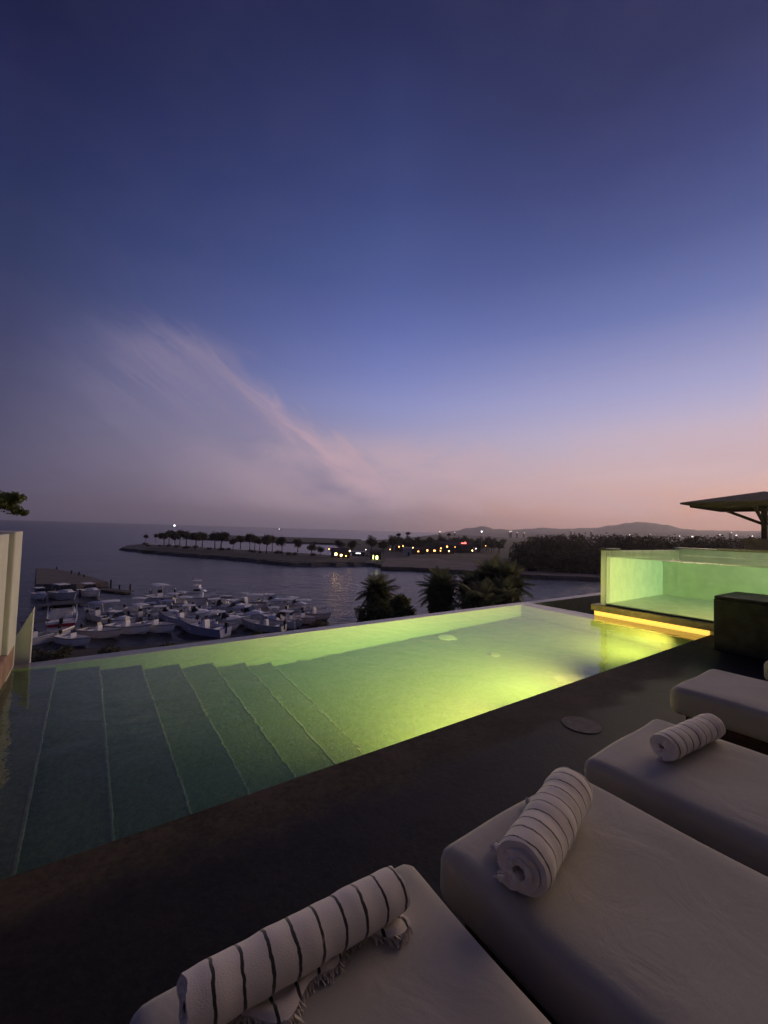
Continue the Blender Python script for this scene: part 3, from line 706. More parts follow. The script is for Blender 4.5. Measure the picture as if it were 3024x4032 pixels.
# fan of feather fronds for the palms below the terrace
def frond_mesh(Ln, droop, seed):
    r = random.Random(seed); mb = MB(); n = 26; prev = None; pts = []
    for i in range(n+1):
        f = i/n; ang = .35-droop*f*1.5
        if prev is None: p = Vector((0, 0, 0))
        else: p = prev+Vector((math.cos(ang), 0, math.sin(ang)))*(Ln/n)
        pts.append(p); prev = p
    mb.path(pts, [.028*(1-.85*i/n) for i in range(n+1)], 4)
    for i in range(3, n+1):
        f = i/n; ll = Ln*.30*math.sin(math.pi*min(1, .18+f*.86))**.8+.06
        d = (pts[i]-pts[i-1]).normalized()
        for s in (-1, 1):
            tip = pts[i]+d*ll*.65+Vector((0, s*ll*.72, -.28*ll-r.random()*.12*ll)); wd_ = .026
            mid = pts[i]+(tip-pts[i])*.5+Vector((0, 0, .05*ll))
            mb.add([pts[i]-d*wd_, pts[i]+d*wd_, mid+d*wd_, tip, mid-d*wd_], [(0, 1, 2, 4), (4, 2, 3)])
    return mb.mesh('frond', 'frond')
fm = [frond_mesh(2.1, .75, 1), frond_mesh(1.9, 1.05, 2), frond_mesh(2.2, .5, 3)]
def palm(px, ptop, dist, label, sc=1., n=46, seed=0):
    r = random.Random(seed); top = at_dist(px, ptop, dist); gz = SEA+.9; h = top.z-gz-1.35*sc
    o = thing('feather_palm', label, 'palm tree', (top.x, top.y, gz))
    MB().path([(r.uniform(-.3, .3), 0, -.3), (.1, .1, h*.5), (0, 0, h)], [.26, .19, .17], 9).build('trunk', 'bark', o, smooth=True)
    link('crown_heart', leaf_cloud([((0, 0, h+.1), (.85*sc, .85*sc, 1.0*sc)), ((0, 0, h-.8*sc), (.75*sc, .75*sc, 1.1*sc))], 2600, .20, seed, 'crown_heart', 'frond', .15), o)
    for k in range(n):
        f = k/n; a = k*2.39996+r.uniform(-.2, .2); pitch = math.radians(82-140*f**.9+r.uniform(-9, 9))
        g = link('frond', fm[k % 3], o, (0, 0, h+.12), rot=(0, -pitch, a)); s_ = sc*r.uniform(.8, 1.05); s_ *= (1., .72, .86)[k % 3]; g.scale = (s_, s_, s_)
    return o
palm(1735, 2262, 27, 'feather palm with drooping fronds standing alone below the pool edge', .92, 120, 3)
palm(1858, 2262, 27.5, 'small feather palm leaning into its taller neighbours', .8, 80, 4)
palm(1940, 2222, 29, 'tallest feather palm of the cluster below the pool edge', 1.05, 130, 5)
palm(2000, 2234, 28, 'feather palm at the clear end of the cluster below the pool edge', .95, 120, 6)
palm(1890, 2310, 24, 'low feather palm filling the foot of the cluster', 1., 76, 8)
palm(1975, 2300, 25.5, 'low broad feather palm under the tall pair', .9, 76, 9)
def bush_tree(px, ptop, dist, rad, label, seed, squash=1.):
    r = random.Random(seed); top = at_dist(px, ptop, dist); gz = SEA+.9; h = top.z-gz
    o = thing('leafy_tree', label, 'tree', (top.x, top.y, gz))
    tr = MB().path([(0, 0, -.3), (.15, 0, h*.4), (0, .1, h*.78)], [.3, .22, .1], 8)
    for k in range(6):
        a = k*1.05+r.random()*.4; tr.path([(.1, 0, h*.5), (math.cos(a)*rad*.3, math.sin(a)*rad*.3, h*.68), (math.cos(a)*rad*.65, math.sin(a)*rad*.65, h*.8)], [.1, .06, .03], 5)
    tr.build('trunk', 'bark', o, smooth=True)
    b = []
    for k in range(26):
        a = r.random()*6.28; q = rad*r.random()**.5*.85; zz = h-rad*.35-rad*1.1*(q/rad)**2*squash-r.random()*rad*1.2
        b.append(((math.cos(a)*q, math.sin(a)*q, zz), (rad*.3, rad*.3, rad*.24)))
    link('crown', leaf_cloud(b, 8000, .14, seed, 'crown', 'leaf', .3), o)
palm(1490, 2276, 30, 'feather palm rising out of the leafy trees below the pool edge', .92, 110, 12)
bush_tree(1495, 2336, 28, 2.4, 'low spreading leafy tree directly below the pool edge', 32)
bush_tree(1588, 2322, 27, 1.6, 'rounded leafy tree beside the lone feather palm', 33)
# tree beyond the screen wall, only the end of its crown shows
p = at_dist(-38, 1984, 9.0); gz = .0
o = thing('terrace_tree', 'dark leafy tree beyond the white screen wall', 'tree', (p.x, p.y, SEA+.9)); hh = p.z-(SEA+.9)
MB().path([(0, 0, -.3), (.1, 0, hh*.6), (0, 0, hh-.1)], [.3, .2, .06], 8).build('trunk', 'bark', o, smooth=True)
r = random.Random(4); Rr = RIGHT; b = []
for (dx, dz, rr_) in ((-.5, 0, .34), (-.2, .02, .24), (.05, .05, .17), (.22, .06, .13), (.36, .10, .10), (.46, .11, .07), (.30, -.03, .10), (.42, -.08, .08), (.50, -.11, .06), (.57, -.13, .035), (-.9, -.1, .5)):
    b.append(((Rr.x*dx, Rr.y*dx, hh+dz), (rr_*1.15, rr_*1.15, rr_)))
link('crown', leaf_cloud(b, 9000, .038, 3, 'crown', 'leaf', .1), o)
# shrubs along the foot of the hotel, dark against the moored boats
r = random.Random(17)
for i in range(6):
    px = (150, 230, 430, 660, 1010, 1262)[i]; py = 2618-.124*px+(30, 36, 34, 40, 36, 30)[i]
    p = on_z(px, py, SEA+.9); rad = r.uniform(1., 1.7)
    o = thing('shrub', 'dark rounded shrub on the bank below the moored boats', 'shrub', p, 0, 'shrubs on the marina bank')
    bb = [((r.uniform(-.6, .6)*rad, r.uniform(-.6, .6)*rad, rad*r.uniform(.3, .9)), (rad*.55, rad*.55, rad*.45)) for _ in range(7)]
    link('foliage', leaf_cloud(bb, 700, .16, i+60, 'foliage', 'leaf_far', .3), o)
    MB().path([(0, 0, -.2), (.05, .05, rad*.8)], [.08, .04], 6).build('stem', 'bark', o)

# ------------------------------------------------------------------ buildings and lights on the far shore
def lit_house(px, py, wd_, dp, h, label, roof='flat', lamps=(), wall='house_wall', name='beach_house', roofm='house_roof'):
    p = on_z(px, py, SEA+1.25); o = thing(name, label, 'building', p, math.atan2(RIGHT.y, RIGHT.x))
    MB().box(-wd_/2, wd_/2, 0, dp, -.2, h).build('wall', wall, o)
    if roof == 'gable':
        ov = .5; rb = MB(); rb.add([(-wd_/2-ov, -ov, h), (wd_/2+ov, -ov, h), (wd_/2+ov, dp+ov, h), (-wd_/2-ov, dp+ov, h), (-wd_/2-ov, dp/2, h+dp*.3), (wd_/2+ov, dp/2, h+dp*.3)],
                                       [(0, 1, 5, 4), (2, 3, 4, 5), (0, 4, 3), (1, 2, 5), (0, 3, 2, 1)]); rb.build('roof', roofm, o)
    else: MB().box(-wd_/2-.25, wd_/2+.25, -.25, dp+.25, h+.004, h+.3).build('roof', roofm, o)
    for (kind, x, z, w_, hh_, mt) in lamps:
        kk = .66 if mt.startswith('bulb') else 1.; w_, hh_ = w_*kk, hh_*kk
        ln = link(kind, MB().box(x-w_/2, x+w_/2, -.12, -.02, z, z+hh_).mesh(kind, mt), o)
    return o
lit_house(*z5(395, 305), 9, 6, 2.8, 'beach restaurant with warm bulbs under a pitched roof', 'gable',
          [('lamp', -2.2, 1.2, 1.5, 1.6, 'bulb_warm'), ('lamp', .3, .9, 1.2, 1.2, 'bulb_warm'), ('lamp', 2.6, .8, .8, .6, 'bulb_amber'), ('window', -3.6, .8, 1., 1.1, 'boat_glass')], 'house_roof')
lit_house(*z5(540, 290), 6.5, 3, 2.1, 'open stall under a white tarpaulin with one bright white tube lamp', 'flat', [('tube_lamp', 0, 1.35, 3.6, .3, 'bulb_white')], 'house_roof', 'market_stall', 'tarp_white')
lit_house(*z5(682, 318), 5, 4, 3.2, 'small hut with a tall doorway glowing yellow green', 'gable',
          [('doorway', .6, .2, 1.4, 2.3, 'bulb_green'), ('doorway', -1.1, .2, .45, 2.7, 'bulb_green')], 'house_roof')
lit_house(*z5(938, 288), 3.9, 3.9, 4.1, 'plain white square kiosk below two thin palms', 'flat', [('door', .9, .1, .9, 2., 'boat_glass')], 'house_wall', 'kiosk', 'house_wall')
lit_house(*z5(1030, 275), 7, 5, 2.8, 'low dark house with a single amber lamp', 'gable', [('lamp', 0, 1.5, 1.1, .7, 'bulb_amber')], 'house_roof')
lit_house(*z5(1160, 268), 13, 6, 3., 'long beach bar with three amber windows', 'gable', [('window', -4.3, 1.2, 1., 1.7, 'bulb_amber'), ('window', .2, 1.4, 1.8, 1.1, 'bulb_amber'), ('window', 4., 1.5, .9, .8, 'bulb_amber')], 'house_roof')
lit_house(*z5(1262, 270), 9, 6, 5.8, 'two storey house with orange lights on its upper floor', 'gable', [('lamp', .2, 4.1, 1.2, 1.2, 'bulb_amber'), ('lamp', -2.4, 1.4, .7, .7, 'bulb_warm'), ('lamp', 1.5, 1.4, .9, .7, 'bulb_warm')], 'house_roof')
lit_house(*z5(1400, 262), 13, 8, 5., 'dark beach club with a red neon strip along the roof', 'gable', [('neon_strip', 0, 6.2, 5.2, .7, 'bulb_red'), ('neon_strip', 1., 7., 1.5, .5, 'bulb_red'), ('lamp', 6., 1.3, .8, 1.1, 'bulb_warm')], 'house_roof')
lit_house(*z5(872, 250), 5, 4, 3.6, 'dark hut with one high amber lamp among the trees', 'gable', [('lamp', 0, 2.7, .9, .9, 'bulb_amber')], 'house_roof')
def mast_lamp(px, ptop, pbase, label, m='bulb_white', s=.45):
    p = on_z(px, pbase, SEA+1.2); d = (p-CAM).to_2d().length; h = at_dist(px, ptop, d).z-p.z
    o = thing('street_lamp', label, 'street lamp', p)
    MB().tube((0, 0, 0), (0, 0, h), .16, .09, 8).build('pole', 'steel', o)
    MB().tube((0, 0, h), (.9, 0, h+.1), .06, .05, 6).build('arm', 'steel', o)
    MB().tube((0, 0, h-.2), (0, 0, h+.35), s, s*.7, 10).build('lamp_head', m, o)
mast_lamp(z5(1545, 0)[0], z5(0, 90)[1], z5(0, 262)[1], 'tall slim street lamp with a small white light behind the beach')
for i, (x, y) in enumerate([(300, 262), (470, 300), (600, 300), (800, 262), (905, 240), (985, 270), (1075, 250), (1215, 262), (1330, 258), (1360, 240), (1500, 262), (1580, 240), (1100, 205), (1240, 190)]):
    p = on_z(*z5(x, y+14), SEA+1.2); h = (2.6, 3.4, 4.2)[i % 3]; mt = ('bulb_amber', 'bulb_warm', 'bulb_town', 'bulb_amber')[i % 4]; s_ = (.24, .32, .2)[i % 3]
    o = thing('garden_lamp', 'small lamp post with a %s globe among the shoreline trees' % {'bulb_amber': 'glowing amber', 'bulb_warm': 'warm yellow', 'bulb_town': 'pale white'}[mt], 'lamp', p, 0, 'lamps along the far shore')
    MB().tube((0, 0, -.2), (0, 0, h), .07, .05, 6).build('post', 'steel', o)
    MB().path([(0, 0, h), (0, 0, h+s_*.5), (0, 0, h+s_*1.5), (0, 0, h+s_*2)], [s_*.4, s_, s_, s_*.3], 8).build('globe', mt, o)
# lights of the far town, along the foot of the hills
r = random.Random(9)
town = [(1732, 2094, 1.), (1791, 2096, .7), (2008, 2094, .8), (2014, 2092, .8), (2037, 2097, .6), (2064, 2099, .6), (2480, 2106, .7), (2676, 2111, .7), (2726, 2112, 1.7), (2835, 2106, .6), (2900, 2108, 1.), (2962, 2111, .8), (2880, 2098, .5), (2560, 2103, .4), (2250, 2090, .4), (2330, 2092, .35)]
for (x, y, s) in town:
    d = 1750; p = at_dist(x, y, d); zb = SEA+1
    o = thing('town_building', 'tiny pale town building with a single white light at the foot of the hills', 'building', (p.x, p.y, zb), math.atan2(RIGHT.y, RIGHT.x), 'far town buildings')
    h = p.z-zb
    MB().box(-2.2, 2.2, 1, 8, -1, h).build('wall', 'house_roof', o)
    MB().box(-1.6*s, 1.6*s, -.4, .8, h-1.2*s, h+1.2*s).build('lamp', 'bulb_town', o)
# ship lights out at sea
def boat_light(px, py, s, label):
    p = on_z(px, py+2.5, SEA); d = (p-CAM).to_2d().length; k = d/1629
    o = thing('ship', label, 'ship', p, math.atan2(RIGHT.y, RIGHT.x))
    hb = MB(); Ls = k*9
    hb.add([(-Ls, -Ls*.2, 0), (Ls*.7, -Ls*.2, 0), (Ls, 0, 0), (Ls*.7, Ls*.2, 0), (-Ls, Ls*.2, 0), (-Ls, -Ls*.2, k*2), (Ls*.8, -Ls*.2, k*2.2), (Ls*1.15, 0, k*2.6), (Ls*.8, Ls*.2, k*2.2), (-Ls, Ls*.2, k*2)],
           [(0, 1, 2, 3, 4), (9, 8, 7, 6, 5), (0, 5, 6, 1), (1, 6, 7, 2), (2, 7, 8, 3), (3, 8, 9, 4), (4, 9, 5, 0)])
    hb.build('hull', 'gelcoat_grey', o)
    MB().tube((0, 0, 0), (0, 0, k*3), k*.3, k*.2, 6).build('mast', 'steel', o)
    MB().tube((0, 0, k*2.2), (0, 0, k*(2.2+3.4*s)), k*2.4*s, k*2.*s, 10).build('lamp', 'bulb_white', o)
boat_light(687, 2071, 1., 'distant ship with one bright white light near the horizon')
boat_light(1100, 2084, .45, 'distant boat with a faint white light near the horizon')

# ------------------------------------------------------------------ boats
RAIL = []
def hull(L_, B, fb, fbow, dr=.3, floor=.32, fd=.6):
    """returns hull, inner floor and foredeck meshes as collectors"""
    n = 14; out = MB(); S = []
    for i in range(n+1):
        u = i/n; x = -L_/2+L_*u; b = B/2*(1-max(0, (u-.42)/.58)**2.3)*(.92+.08*min(1, u*4)); b = max(b, .02)
        g = fb+(fbow-fb)*u**2.2; ch = -.02+.55*fbow*max(0, (u-.55)/.45)**2.2; kz = -dr*(1-u**6)+ch*.55*(u**6)*1.6
        xr = x+ (.10*L_*max(0, u-.8)/.2*0)
        S.append((xr, b, g, ch, kz))
    for (x, b, g, ch, kz) in S:
        rake = .0
        out.v += [(x-.0, 0, kz), (x, -b*.82, ch), (x, b*.82, ch), (x+.12*(g/fbow)*((x+L_/2)/L_)**6*L_*.35, -b, g), (x+.12*(g/fbow)*((x+L_/2)/L_)**6*L_*.35, b, g)]
    for i in range(n):
        a, c = i*5, (i+1)*5
        out.f += [(a, c, c+1, a+1), (a+1, c+1, c+3, a+3), (a, a+2, c+2, c), (a+2, a+4, c+4, c+2)]
    out.f += [(0, 1, 3, 4, 2), tuple(n*5+k for k in (0, 2, 4, 3, 1))]
    # gunwale and inner liner
    o0 = len(out.v); k_fd = int(n*fd)
    for i in range(k_fd+1):
        x, b, g, ch, kz = S[i]; w_ = .11
        xi = x+(.1 if i == 0 else 0)
        out.v += [(xi, -(b-w_), g), (xi, b-w_, g), (xi, -(b-w_-.06), floor), (xi, b-w_-.06, floor)]
    for i in range(k_fd):
        a, c = o0+i*4, o0+(i+1)*4; A_, C_ = i*5, (i+1)*5
        out.f += [(A_+3, C_+3, c, a), (A_+4, a+1, c+1, C_+4), (a, c, c+2, a+2), (a+1, a+3, c+3, c+1)]
    out.f += [(3, o0, o0+1, 4), (o0, o0+2, o0+3, o0+1)]
    e = o0+k_fd*4; out.f += [(e, e+1, e+3, e+2)]
    rr = MB()
    for sg, k in ((-1, 3), (1, 4)):
        o1 = len(rr.v)
        for i in range(n+1):
            x_, y_, z_ = out.v[i*5+k]; rr.v += [(x_+.01, y_+sg*.015, z_-.02), (x_+.01, y_+sg*.03, z_-.07), (x_-.005, y_+sg*.012-sg*.01, z_-.13)]
        rr.f += [(o1+i*3+j, o1+i*3+3+j, o1+i*3+4+j, o1+i*3+1+j) for i in range(n) for j in (0, 1)]
    RAIL.append(rr)
    fl = MB(); fl.v = [(x_, y_, z_+.002) for i in range(k_fd+1) for (x_, y_, z_) in out.v[o0+i*4+2:o0+i*4+4]]
    fl.f = [(i*2, i*2+1, i*2+3, i*2+2) for i in range(k_fd)]
    de = MB(); de.v = []
    for i in range(k_fd, n+1):
        x, b, g, ch, kz = S[i]; xx = x+.12*(g/fbow)*((x+L_/2)/L_)**6*L_*.35
        de.v += [(xx if i > k_fd else x, -b+.004, g+.004), (xx if i > k_fd else x, 0, g+.05), (xx if i > k_fd else x, b-.004, g+.004)]
    de.f = [(i*3+k, (i+1)*3+k, (i+1)*3+k+1, i*3+k+1) for i in range(n-k_fd) for k in (0, 1)]
    return out, fl, de
def outboard(o, x, z):
    m = MB(); m.box(-.22, .16, -.16, .16, .10, .52); m.box(-.10, .06, -.06, .06, -.5, .10)
    ob = m.build('outboard', 'motor', o, (x, 0, z), bevel=.03)
def rails(o, pts, r=.02):
    MB().path(pts, [r]*len(pts), 5).build('rail', 'steel', o)
def boat(kind, label='', hullm='gelcoat', top='canvas_white', stripe=False):
    o = thing({'panga': 'open_skiff', 'console': 'console_boat', 'cruiser': 'cabin_cruiser', 'sport': 'sport_fisher'}[kind], label, 'boat')
    if kind in ('panga', 'console'):
        h, fl, de = hull(7, 2.1, .72, 1.15, fd=.66); h.build('hull', hullm, o); fl.build('cockpit_floor', 'boat_floor', o); de.build('foredeck', 'boat_deck', o)
        outboard(o, -3.55, .75)
        for x in (-2.2, 1.0): MB().box(x-.2, x+.2, -.85, .85, .34, .62).build('bench', 'gelcoat', o, bevel=.03)
        MB().box(-.85, -.25, -.38, .38, .33, 1.25, lambda p: (p[0]+(.16 if p[2] > 1 and p[0] < -.5 else 0), p[1], p[2])).build('console', 'gelcoat', o, bevel=.04)
        MB().add([(-.3, -.36, 1.25), (-.3, .36, 1.25), (-.52, .30, 1.62), (-.52, -.30, 1.62)], [(0, 1, 2, 3)]).build('windscreen', 'boat_glass', o)
        if kind == 'console':
            cn = MB(); nx, ny = 8, 6
            for top_ in (0, 1):
                for i in range(nx+1):
                    for j in range(ny+1):
                        x = -1.9+2.7*i/nx; y = -.95+1.9*j/ny
                        cn.v.append((x, y, 2.22+.10*(1-(y/.95)**2)+.05*math.sin(math.pi*i/nx)+.03*top_))
            q = (nx+1)*(ny+1); ix = lambda i, j, s_: s_*q+i*(ny+1)+j
            cn.f = [(ix(i, j, 1), ix(i+1, j, 1), ix(i+1, j+1, 1), ix(i, j+1, 1)) for i in range(nx) for j in range(ny)]+[(ix(i, j, 0), ix(i, j+1, 0), ix(i+1, j+1, 0), ix(i+1, j, 0)) for i in range(nx) for j in range(ny)]
            cn.f += [(ix(i, j, 0), ix(i+1, j, 0), ix(i+1, j, 1), ix(i, j, 1)) for i in range(nx) for j in (0, ny)]+[(ix(i, j, 0), ix(i, j+1, 0), ix(i, j+1, 1), ix(i, j, 1)) for j in range(ny) for i in (0, nx)]
            cn.build('canopy', top, o, smooth=True)
            for sx in (-1.7, .5):
                for sy in (-.85, .85): MB().tube((sx*.8, sy*.95, .7), (sx, sy, 2.25), .025, .025, 6).build('canopy_post', 'steel', o)
    elif kind == 'cruiser':
        h, fl, de = hull(8, 2.7, 1.0, 1.5, .4, .45, .5); h.build('hull', hullm, o); fl.build('cockpit_floor', 'boat_floor', o); de.build('foredeck', 'gelcoat', o)
        MB().add([(.0, -1.05, 1.1), (.0, 1.05, 1.1), (2.6, .55, 1.28), (2.6, -.55, 1.28), (.0, -.9, 1.62), (.0, .9, 1.62), (2.0, .4, 1.55), (2.0, -.4, 1.55)],
                 [(0, 1, 5, 4), (1, 2, 6, 5), (2, 3, 7, 6), (3, 0, 4, 7), (4, 5, 6, 7)]).build('cabin', 'gelcoat', o, bevel=.03)
        MB().add([(.55, -.95, 1.6), (.55, .95, 1.6), (-.1, .88, 2.1), (-.1, -.88, 2.1), (-.9, 1.12, 1.25), (-.9, -1.12, 1.25), (-.75, 1.05, 1.9), (-.75, -1.05, 1.9)], [(0, 1, 2, 3), (1, 4, 6, 2), (0, 3, 7, 5)]).build('windscreen', 'boat_glass', o)
        rails(o, [(-2.4, -1.25, 1.0), (-2.1, -1.2, 2.2), (-2.0, 0, 2.35), (-2.1, 1.2, 2.2), (-2.4, 1.25, 1.0)], .06)
        MB().box(-2.9, -1.9, -1.1, 1.1, .46, .9).build('stern_seat', 'gelcoat', o, bevel=.06)
        MB().box(-.6, -.1, -.9, -.2, .46, 1.2).build('helm_seat', 'gelcoat', o, bevel=.06)
        MB().box(-2.7, -.2, -.95, .95, 2.28, 2.34).build('canopy', top, o, bevel=.02)
        if stripe:
            MB().box(-4.03, -4.002, -1.2, 1.2, .55, .82).build('stern_stripe', 'red_stripe', o)
        outboard(o, -4.1, .8)
    else:
        h, fl, de = hull(9.5, 3.1, 1.05, 1.8, .45, .5, .42); h.build('hull', hullm, o); fl.build('cockpit_floor', 'boat_floor', o); de.build('foredeck', 'boat_deck', o)
        MB().add([(-1.2, -1.2, .6), (-1.2, 1.2, .6), (2.2, .85, 1.4), (2.2, -.85, 1.4), (-1.2, -1.1, 2.35), (-1.2, 1.1, 2.35), (.6, .95, 2.3), (.6, -.95, 2.3)],
                 [(0, 1, 5, 4), (1, 2, 6, 5), (2, 3, 7, 6), (3, 0, 4, 7), (4, 5, 6, 7)]).build('cabin', 'gelcoat', o, bevel=.04)
        MB().add([(1.95, -.8, 1.5), (1.95, .8, 1.5), (.78, .9, 2.18), (.78, -.9, 2.18)], [(0, 1, 2, 3)]).build('windscreen', 'boat_glass', o, (.02, 0, .02))
        for sy in (-1, 1): MB().add([(-1., sy*1.17, 1.55), (1.0, sy*1.03, 1.6), (.5, sy*1.01, 2.1), (-1., sy*1.14, 2.1)], [(0, 1, 2, 3)]).build('side_window', 'boat_glass', o, (0, sy*.012, 0))
        MB().box(-1.1, .4, -1., 1., 2.36, 2.95).build('flybridge', 'gelcoat', o, bevel=.08)
        MB().box(-1.5, .5, -1.05, 1.05, 4.0, 4.08).build('hard_top', top, o, bevel=.03)
        for sx in (-1.0, .2):
            for sy in (-.9, .9): MB().tube((sx, sy, 2.9), (sx, sy, 4.0), .035, .035, 6).build('canopy_post', 'steel', o)
        for sy in (-1, 1): MB().tube((-.6, sy*1.1, 2.4), (-2.6, sy*2., 6.2), .03, .01, 5).build('outrigger', 'steel', o)
        MB().box(-4.1, -3.5, -.5, .5, .52, 1.2).build('fighting_chair', 'gelcoat', o, bevel=.05)
    RAIL[-1].build('rub_rail', 'steel' if hullm != 'gelcoat_blue' else 'canvas_blue', o)
    return o
protos = {}
SEAD = [  # photo position of the waterline centre, kind, heading (0 = image right, 90 = away), hull, top, scale
    (158, 2356, 'cruiser', -38, 'gelcoat', 'canvas_white', .72, 'small white cabin cruiser tied at the inner end of the quay'), (254, 2358, 'cruiser', -30, 'gelcoat_grey', 'canvas_white', 1.0, 'grey hulled cabin cruiser under a white canopy off the quay'),
    (356, 2346, 'cruiser', -32, 'gelcoat', 'canvas_white', .9, 'white cabin cruiser moored next to the dark jetty'),
    (244, 2462, 'cruiser', 126, 'gelcoat', 'canvas_dark', 1.3, 'white motor cruiser with a red striped stern and dark canopy'), (150, 2530, 'console', 60, 'gelcoat_grey', 'canvas_dark', 1., 'grey console boat with dark canopy beside the white fin wall'),
    (292, 2536, 'panga', -24, 'gelcoat', None, .95, 'open white skiff moored astern of the red striped cruiser'), (398, 2506, 'panga', -12, 'gelcoat_cream', None, 1., 'open cream skiff between white skiffs and the floating dock'),
    (375, 2436, 'console', 150, 'gelcoat_blue', 'canvas_blue', .95, 'blue hulled console boat under a blue canopy beside the red striped cruiser'), (446, 2428, 'console', 35, 'gelcoat_grey', 'canvas_white', .95, 'grey console boat under a pale canopy, stern to the blue boat'),
    (508, 2490, 'panga', -14, 'gelcoat', None, 1.1, 'open white skiff, one of a pair with bows side by side'), (618, 2484, 'panga', -24, 'gelcoat', None, 1.1, 'open white skiff, one of a pair with bows side by side'),
    (545, 2440, 'console', 145, 'gelcoat_grey', 'canvas_white', .9, 'grey console boat under a pale canopy at the floating dock'), (592, 2430, 'console', 35, 'gelcoat_blue', 'canvas_blue', .85, 'small blue console boat under a blue canopy beside a capped pile'),
    (632, 2376, 'console', -40, 'gelcoat', 'canvas_white', 1.3, 'large white console boat with a high white top, beside the capped pile'), (780, 2352, 'sport', 6, 'gelcoat', 'canvas_white', .74, 'white flybridge fishing boat with raised outriggers, brightest in the marina'),
    (805, 2374, 'panga', 12, 'gelcoat', None, 1.4, 'long open white skiff moored alongside the flybridge fishing boat'),
    (735, 2402, 'console', -20, 'gelcoat_grey', 'canvas_white', .85, 'grey console boat with a pale canopy at the head of the long dock'), (750, 2420, 'panga', -15, 'gelcoat', None, .8, 'small open white skiff tucked behind the blue hulled skiffs'), (700, 2456, 'panga', 160, 'gelcoat_blue', None, 1.2, 'open blue hulled skiff with its stern to the long dock'),
    (795, 2492, 'panga', 160, 'gelcoat_blue', None, 1.35, 'longest open blue hulled skiff, closest to the bank'), (890, 2464, 'cruiser', 20, 'gelcoat_grey', 'canvas_white', .8, 'small grey cabin cruiser with a pale canopy among open skiffs'), (905, 2404, 'console', -8, 'gelcoat_grey', 'canvas_dark', .85, 'grey console boat under a dark canopy along the long dock'),
    (955, 2394, 'sport', 170, 'gelcoat_grey', 'canvas_white', .58, 'small grey flybridge fishing boat among the skiffs'), (1015, 2402, 'console', 12, 'gelcoat', 'canvas_white', 1.05, 'white console boat under a white canopy beside the small flybridge boat'), (1066, 2406, 'panga', 16, 'gelcoat_cream', None, 1.15, 'open cream skiff lying beside a white console boat'),
    (1030, 2430, 'console', 5, 'gelcoat_grey', 'canvas_dark', .9, 'grey console boat under a dark canopy along the long dock'), (1138, 2416, 'console', 0, 'gelcoat', 'canvas_white', .95, 'white console boat, one of two under white canopies behind the cream skiffs'), (1205, 2420, 'console', 5, 'gelcoat', 'canvas_white', .95, 'white console boat, one of two under white canopies behind the cream skiffs'),
    (1150, 2460, 'panga', -50, 'gelcoat_cream', None, 1., 'open cream skiff with bow to the bank, one of three abreast'), (1196, 2450, 'panga', -44, 'gelcoat_cream', None, 1., 'open cream skiff with bow to the bank, one of three abreast'), (1244, 2434, 'panga', -32, 'gelcoat_cream', None, 1., 'open cream skiff with bow to the bank, one of three abreast'),
    (1035, 2480, 'panga', 168, 'gelcoat_grey', None, 1.1, 'open grey skiff moored alone close to the bank'), (936, 2446, 'panga', 10, 'gelcoat_grey', None, .9, 'open grey skiff between the small cruiser and the bank'), (668, 2418, 'console', 25, 'gelcoat', 'canvas_blue', .85, 'white console boat under a blue canopy'), (845, 2434, 'panga', 165, 'gelcoat_grey', None, .95, 'open grey skiff in the middle of the long dock')]
RA = math.atan2(RIGHT.y, RIGHT.x)
for (px, py, kind, hd, hm, tp, sc, lab) in SEAD:
    key = (kind, hm, tp)
    if key not in protos:
        o = boat(kind, lab, hm, tp or 'canvas_white', stripe=key == ('cruiser', 'gelcoat', 'canvas_dark')); o['group'] = 'boats moored in the marina'; freeze(o); protos[key] = o
    else: o = copy_tree(protos[key])
    p = on_z(px, py, SEA); o.location = (p.x, p.y, SEA+.02); o.rotation_euler = (0, 0, RA+math.radians(hd)); o.scale = (sc*.86, sc*.92, sc*1.1) if kind == 'panga' else (sc, sc, sc*1.15); o['label'] = lab
r = random.Random(41)
EX = [(655, 2440), (690, 2392), (770, 2440), (820, 2400), (868, 2414), (880, 2386), (930, 2418), (985, 2414), (985, 2446), (1085, 2440), (1100, 2464), (1120, 2392), (1170, 2402), (560, 2412), (470, 2462), (860, 2484), (1075, 2388), (720, 2372)]
for i, (px, py) in enumerate(EX):
    key = [('cruiser', 'gelcoat', 'canvas_white'), ('console', 'gelcoat', 'canvas_white'), ('cruiser', 'gelcoat', 'canvas_white'), ('panga', 'gelcoat_cream', None)][i % 4]
    o = copy_tree(protos[key]); p = on_z(px, py, SEA); o.location = (p.x, p.y, SEA+.02); o.rotation_euler = (0, 0, RA+math.radians(r.choice((-25, -12, 8, 20, 165))))
    sc = r.uniform(.72, .95); o.scale = (sc*.86, sc*.95, sc*1.15)
    o['label'] = {'panga': 'small open skiff packed in among the crowded moorings', 'console': 'small canopied boat packed in among the crowded moorings', 'cruiser': 'small white cabin cruiser packed in among the crowded moorings'}[key[0]]
    o['group'] = 'small boats packed into the moorings'
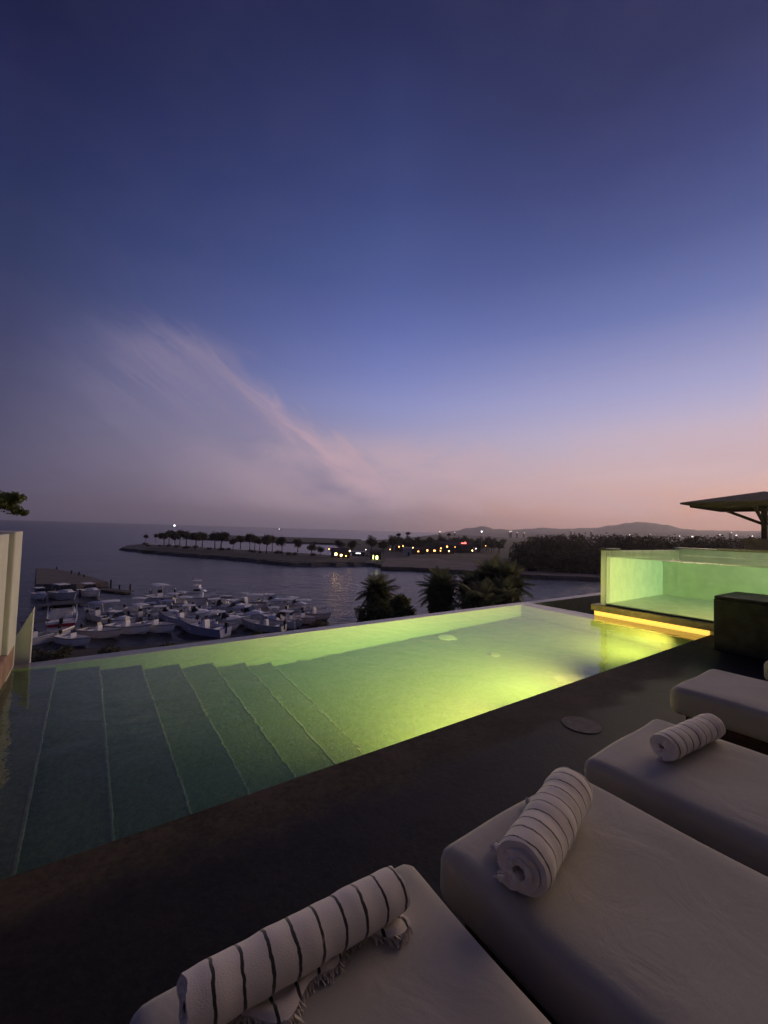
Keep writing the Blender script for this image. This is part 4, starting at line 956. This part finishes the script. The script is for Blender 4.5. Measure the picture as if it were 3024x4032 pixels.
# floating docks and piles
def dock(p0, p1, w_, label):
    a, b_ = on_z(*p0, SEA+.4), on_z(*p1, SEA+.4); d = b_-a; L_ = d.to_2d().length
    o = thing('floating_dock', label, 'dock', (a.x, a.y, SEA), math.atan2(d.y, d.x), 'floating docks of the marina')
    MB().box(0, L_, -w_/2, w_/2, .28, .45).build('walkway', 'dock_wood', o)
    n = max(2, int(L_/5))
    for i in range(n): x = (i+.5)*L_/n; MB().box(x-1, x+1, -w_/2+.1, w_/2-.1, -.3, .279).build('float', 'motor', o)
dock((395, 2318), (510, 2330), 2.2, 'dark jetty running out from the quay')
dock((150, 2385), (330, 2372), 1.6, 'floating dock behind the cabin cruisers by the quay')
dock((330, 2470), (700, 2432), 1.8, 'floating dock between the two rows of skiffs')
dock((640, 2400), (1230, 2440), 1.8, 'long floating dock through the crowd of boats')
dock((720, 2452), (1130, 2440), 1.5, 'floating dock behind the blue skiffs')
def pile(px, ptop, pbase, cap, label):
    p = on_z(px, pbase, SEA); d = (p-CAM).to_2d().length; h = at_dist(px, ptop, d).z-SEA
    o = thing('dock_pile', label, 'pile', (p.x, p.y, SEA), 0, 'mooring piles')
    MB().tube((0, 0, -1), (0, 0, h), .19, .17, 10).build('shaft', 'pile_wood', o)
    if cap: MB().tube((0, 0, h), (0, 0, h+.28), .2, .04, 10).build('cap', 'pile_cap', o)
CP, DP = 'mooring pile with a white conical cap', 'dark bare mooring pile'
for a in [(233, 2462, 2500, 0, DP), (483, 2425, 2452, 0, DP), (673, 2382, 2425, 1, CP), (688, 2320, 2350, 1, CP), (436, 2282, 2312, 0, DP), (470, 2302, 2322, 0, DP), (512, 2300, 2328, 0, DP), (315, 2322, 2345, 0, DP), (935, 2370, 2392, 1, CP), (962, 2370, 2400, 1, CP),
          (1083, 2425, 2460, 0, DP), (838, 2372, 2392, 1, CP), (330, 2262, 2290, 0, DP), (310, 2252, 2282, 0, DP), (222, 2232, 2256, 0, DP), (280, 2245, 2275, 0, DP), (815, 2358, 2380, 0, DP), (560, 2450, 2475, 0, DP)]:
    pile(*a)

# ------------------------------------------------------------------ evening haze over the bay
hz = bpy.data.materials.new('haze'); hz.use_nodes = True; t = NT(hz.node_tree); t.n.clear()
pv = t.new('ShaderNodeVolumePrincipled'); pv.inputs['Color'].default_value = (.92, .88, .92, 1); pv.inputs['Density'].default_value = 1.4e-4; pv.inputs['Anisotropy'].default_value = .45
oo = t.new('ShaderNodeOutputMaterial'); t.l.new(pv.outputs[0], oo.inputs['Volume']); M['haze'] = hz
tag(stuff(MB().box(-6600, 6600, -6600, 6600, SEA-1, 210).build('haze', 'haze')), 'thin even evening haze filling the air over the bay', 'haze')
